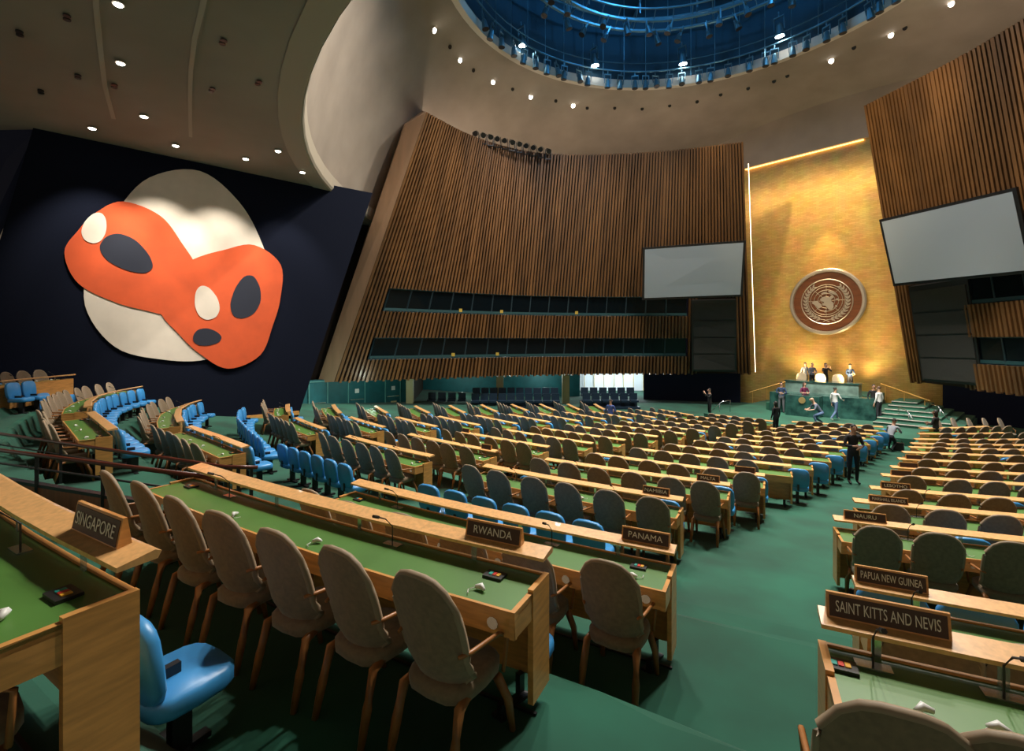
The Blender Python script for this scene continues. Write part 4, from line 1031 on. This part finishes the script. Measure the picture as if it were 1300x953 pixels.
# ---------------------------------------------------------------- people
skin = mat('skin', (.55, .32, .22), .6); skin_d = mat('skin_tan', (.38, .2, .12), .6)
def cloth(n, c): return mat('cloth_'+n, c, .85)
def person(foot, face, H, pose, top, legs, hairc, label, skinm=None, hair_long=False, sleeves=True, kind='stand'):
    skinm = skinm or skin; s = H/1.75
    # joints (x right, y forward, z up)
    J = {'pel': (0, 0, .93), 'bel': (0, .0, 1.08), 'che': (0, .0, 1.30), 'nek': (0, .01, 1.47), 'hd0': (0, .02, 1.56), 'hd1': (0, .03, 1.66), 'hd2': (0, .02, 1.72),
         'shL': (-.17, 0, 1.42), 'shR': (.17, 0, 1.42), 'elL': (-.24, -.02, 1.14), 'elR': (.24, -.02, 1.14), 'wrL': (-.25, .06, .90), 'wrR': (.25, .06, .90), 'haL': (-.25, .09, .80), 'haR': (.25, .09, .80),
         'hiL': (-.09, 0, .90), 'hiR': (.09, 0, .90), 'knL': (-.10, .02, .50), 'knR': (.10, .02, .50), 'anL': (-.11, -.02, .09), 'anR': (.11, -.02, .09), 'toL': (-.12, .15, .04), 'toR': (.12, .15, .04)}
    J.update(pose)
    rad = {'pel': (.15, .11), 'bel': (.135, .10), 'che': (.165, .11), 'nek': (.055, .055), 'hd0': (.07, .075), 'hd1': (.08, .095), 'hd2': (.055, .07), 'sh': (.06, .06), 'el': (.042, .042), 'wr': (.028, .025), 'ha': (.036, .018), 'hi': (.09, .09), 'kn': (.062, .062), 'an': (.042, .042), 'to': (.042, .03)}
    names = list(J); ix = {n_: i for i, n_ in enumerate(names)}
    E_ = [('pel', 'bel'), ('bel', 'che'), ('che', 'nek'), ('nek', 'hd0'), ('hd0', 'hd1'), ('hd1', 'hd2')]
    for c_ in 'LR': E_ += [('che', 'sh'+c_), ('sh'+c_, 'el'+c_), ('el'+c_, 'wr'+c_), ('wr'+c_, 'ha'+c_), ('pel', 'hi'+c_), ('hi'+c_, 'kn'+c_), ('kn'+c_, 'an'+c_), ('an'+c_, 'to'+c_)]
    V = [Vector(J[n_]) for n_ in names]; ed = [(ix[a], ix[b]) for a, b in E_]; rads = [rad[n_] if n_ in rad else rad[n_[:2]] for n_ in names]
    # fingers
    for c_, sg in (('L', -1), ('R', 1)):
        h = Vector(J['ha'+c_]); wv = (h-Vector(J['wr'+c_])).normalized(); side = wv.cross(Vector((sg, 0, 0.01))).normalized()
        for q in range(4):
            b0 = h+side*(q-1.5)*.018; L_ = (.055, .07, .075, .06)[q]
            V += [b0+wv*.03, b0+wv*(.03+L_*.55)+Vector((-sg*.01, 0, 0)), b0+wv*(.03+L_)+Vector((-sg*.028, 0, 0))]; n0 = len(V)-3
            ed += [(ix['ha'+c_], n0), (n0, n0+1), (n0+1, n0+2)]; rads += [(.009, .009)]*3
        V += [h-wv*.01+side*-.045, h+wv*.03+side*-.055]; n0 = len(V)-2; ed += [(ix['ha'+c_], n0), (n0, n0+1)]; rads += [(.011, .011)]*2
    me = bpy.data.meshes.new('person_body'); me.from_pydata([v*s for v in V], ed, []); ob_ = bpy.data.objects.new('tmp', me); C.objects.link(ob_)
    md = ob_.modifiers.new('s', 'SKIN'); sv = me.skin_vertices[0].data
    for i, r_ in enumerate(rads): sv[i].radius = (r_[0]*s, r_[1]*s); sv[i].use_root = (i == ix['pel'])
    md.use_smooth_shade = True; ss = ob_.modifiers.new('u', 'SUBSURF'); ss.levels = 1; ss.render_levels = 1
    dg = bpy.context.evaluated_depsgraph_get(); mesh = bpy.data.meshes.new_from_object(ob_.evaluated_get(dg)); bpy.data.objects.remove(ob_)
    mesh.materials.clear(); shoes = mat('shoe_leather', (.02, .018, .016), .5)
    if 'white' in label and 'walking' in label: shoes = mat('shoe_white', (.7, .7, .7), .5)
    for m_ in (top, legs, skinm, shoes): mesh.materials.append(m_)
    segs = [(Vector(V[a])*s, Vector(V[b])*s, names[a] if a < len(names) else 'ha', names[b] if b < len(names) else 'ha') for a, b in ed]
    for f in mesh.polygons:
        c_ = f.center; best = None
        for a, b, na, nb in segs:
            d = b-a; u = max(0, min(1, (c_-a).dot(d)/max(d.length_squared, 1e-9))); q = (c_-(a+d*u)).length
            if best is None or q < best[0]: best = (q, na, nb, u)
        _, na, nb, u = best; k_ = 0
        if nb.startswith('hd') or na.startswith('hd') or (nb == 'nek' and u > .75): k_ = 2
        elif nb.startswith('ha') or na.startswith('ha') or (nb.startswith('wr') and (not sleeves or u > .92)): k_ = 2
        elif nb[:2] in ('kn', 'an', 'hi') : k_ = 1
        elif nb[:2] == 'to': k_ = 3
        elif nb == 'bel' and u < .2: k_ = 1
        f.material_index = k_; f.use_smooth = True
    t = empty('person', foot, face)
    o = bpy.data.objects.new('body', mesh); C.objects.link(o); o.parent = t
    # hair cap, face
    h1 = Vector(J['hd1'])*s; B = MB(); rings = []
    for k_ in range(7):
        ph = R(-8 if hair_long else 8)+k_*R(13 if not hair_long else 16); ph = min(ph, R(89)); rr2 = math.cos(ph)
        rings.append([(h1.x+.088*s*rr2*math.cos(a), h1.y-.014*s+.108*s*rr2*math.sin(a)*(1 if math.sin(a) < 0 else .72), h1.z-.005+.11*s*math.sin(ph)) for a in [2*math.pi*j/12 for j in range(12)]])
    if hair_long:
        rings.insert(0, [(h1.x+.085*s*math.cos(a), h1.y-.06*s+.05*s*math.sin(a), h1.z-.2*s) for a in [2*math.pi*j/12 for j in range(12)]])
    if hairc: B.sweep(rings, hairc); B.build('hair', o, True)
    B = MB(); B.hexa([h1+Vector(q)*s for q in ((-.012, .07, -.04), (.012, .07, -.04), (.008, .118, -.035), (-.008, .118, -.035), (-.008, .085, .01), (.008, .085, .01), (.004, .095, .01), (-.004, .095, .01))], skinm)
    for sg in (-1, 1):
        B.disc(h1+Vector((sg*.032, .088, .012))*s, .009*s, .012*s, mat('eye_dark', (.02, .015, .01), .3), 8, axis=(0, 1, 0)); B.disc(h1+Vector((sg*.078, 0, 0))*s, .026*s, .015*s, skinm, 8, axis=(sg, -.2, 0))
    B.box(h1.x-.022*s, h1.x+.022*s, h1.y+.075*s, h1.y+.094*s, h1.z-.062*s, h1.z-.054*s, mat('lip', (.35, .1, .08), .5)); B.build('face', o)
    tag(t, label, 'person'); return t
blk = cloth('black', (.008, .008, .010)); wht = cloth('white', (.62, .62, .62)); jean = cloth('denim', (.08, .13, .24)); gry = cloth('grey', (.16, .17, .19)); nvy = cloth('navy', (.03, .06, .14)); prp = cloth('purple', (.13, .012, .06)); blz = cloth('blue_check', (.05, .10, .32)); lgry = cloth('light_grey', (.35, .38, .42)); drk_tr = cloth('dark_trousers', (.02, .022, .03)); slate = cloth('slate', (.10, .12, .17))
hb = mat('hair_black', (.012, .009, .007), .6); hbr = mat('hair_brown', (.06, .03, .015), .6)
away = AL                      # facing straight away from the camera
def pat(x, y, Z): return at_z(x, y, Z)
armup = {'elR': (.27, .16, 1.24), 'wrR': (.12, .30, 1.45), 'haR': (.08, .33, 1.53), 'elL': (-.27, .16, 1.24), 'wrL': (-.12, .30, 1.45), 'haL': (-.08, .33, 1.53)}
fold = {'elR': (.25, .05, 1.14), 'wrR': (.10, .25, 1.15), 'haR': (.03, .30, 1.16), 'elL': (-.25, .05, 1.14), 'wrL': (-.10, .25, 1.12), 'haL': (-.03, .30, 1.10)}
walk = {'knL': (-.09, .22, .55), 'anL': (-.10, .28, .12), 'toL': (-.11, .44, .09), 'knR': (.09, -.05, .48), 'anR': (.10, -.38, .16), 'toR': (.11, -.26, .06), 'elR': (.26, .10, 1.16), 'wrR': (.2, .3, 1.08), 'haR': (.17, .38, 1.06)}
crouch = {'pel': (0, -.1, .62), 'bel': (0, 0, .74), 'che': (0, .16, .93), 'nek': (0, .24, 1.10), 'hd0': (0, .29, 1.18), 'hd1': (0, .33, 1.27), 'hd2': (0, .34, 1.34), 'shL': (-.17, .2, 1.03), 'shR': (.17, .2, 1.03), 'elL': (-.26, .3, .80), 'elR': (.26, .3, .80), 'wrL': (-.15, .5, .75), 'wrR': (.15, .5, .75), 'haL': (-.10, .57, .76), 'haR': (.10, .57, .76), 'hiL': (-.09, -.1, .60), 'hiR': (.09, -.1, .60), 'knL': (-.14, .30, .50), 'knR': (.12, .12, .36), 'anL': (-.14, .16, .09), 'anR': (.11, -.22, .12), 'toL': (-.14, .32, .04), 'toR': (.12, -.06, .04)}
def zfix(p, z): return Vector((p.x, p.y, z))
def pfeet(x, y, h): return at_h(x, y, h)
fz = at_h(1083, 617, 4.02); fz.z = floor_z(fz.xy); person(fz, away+R(170), 1.64, fold, blk, blk, hb, 'standing person all in black in the main aisle, arms together', skin_d)
fz = at_h(985, 548, 4.25); person(Vector((fz.x, fz.y, floor_z(fz.xy))), away+R(20), 1.62, {}, blk, blk, hb, 'long-haired person in black standing left of the lectern front', None, True)
fz = at_h(1131, 574, 4.35); person(Vector((fz.x, fz.y, floor_z(fz.xy))), away-R(60), 1.6, crouch, lgry, drk_tr, hb, 'person crouching at the far end of the main aisle in grey top', skin_d)
P0 = at_h(992, 523.5, 4.13); person(P0, away+R(150), 1.74, fold, nvy, gry, hb, 'man in navy vest standing at left of the lectern')
P0 = Vector((ux(1021, 30.2), 30.2, .45)); person(P0, away+R(180), 1.66, fold, prp, drk_tr, hbr, 'woman in purple top standing behind the lectern', None, True, False)
P0 = at_h(1040, 540, 4.13); person(P0, away+R(80), 1.75, crouch, slate, jean, None, 'bald man in grey tee shirt crouching before the lectern', None, False, False)
P0 = at_h(1060, 534, 4.13); person(P0, away-R(75), 1.72, walk, wht, jean, hb, 'man walking past the lectern in white shirt and jeans')
P0 = at_h(1116, 534.5, 4.13); person(P0, away+R(20), 1.78, {}, wht, drk_tr, hbr, 'man in white shirt and black trousers standing on stage right')
P0 = at_h(1109, 531, 4.13); person(P0, away+R(160), 1.8, {}, blk, drk_tr, hb, 'man in black half hidden behind the white-shirted man', skin_d)
for x, tp, ps, lb in ((1022, lgry, {}, 'man in grey shirt, leftmost behind the presiding desk'), (1031, slate, fold, 'man in dark grey shirt, second behind the presiding desk'), (1048, blk, armup, 'person in black raising a camera behind the presiding desk'), (1079, nvy, fold, 'person in blue jacket, rightmost behind the presiding desk')):
    person(Vector((ux(x, 33.9), 33.9, 1.35)), away+R(180), 1.72, ps, tp, drk_tr, hb, lb)
fz = at_h(901, 525, 4.2); person(Vector((fz.x, fz.y, floor_z(fz.xy))), away+R(90), 1.7, armup, blk, blk, hb, 'person in black standing near the left front seats')
fz = at_h(775, 538, 4.0); person(Vector((fz.x, fz.y, floor_z(fz.xy))), away-R(30), 1.6, fold, blz, drk_tr, hb, 'person in blue checked shirt among the middle desks')
fz = at_h(1188, 572, 4.3); person(Vector((fz.x, fz.y, floor_z(fz.xy))), away+R(30), 1.6, fold, blk, blk, hb, 'person in dark clothes among the front right seats', skin_d, True)
bg = MB(); bg.box(-.16, .16, -.08, .08, 0, .3, black); bg.tube([(-.1, 0, .3), (-.08, 0, .42), (.08, 0, .42), (.1, 0, .3)], .012, black, 5); o = bg.build('handbag'); p = at_h(1141, 572, 4.3); o.location = (p.x, p.y, floor_z(p.xy)+.02); tag(o, 'black bag on the carpet beside the crouching person', 'bag')
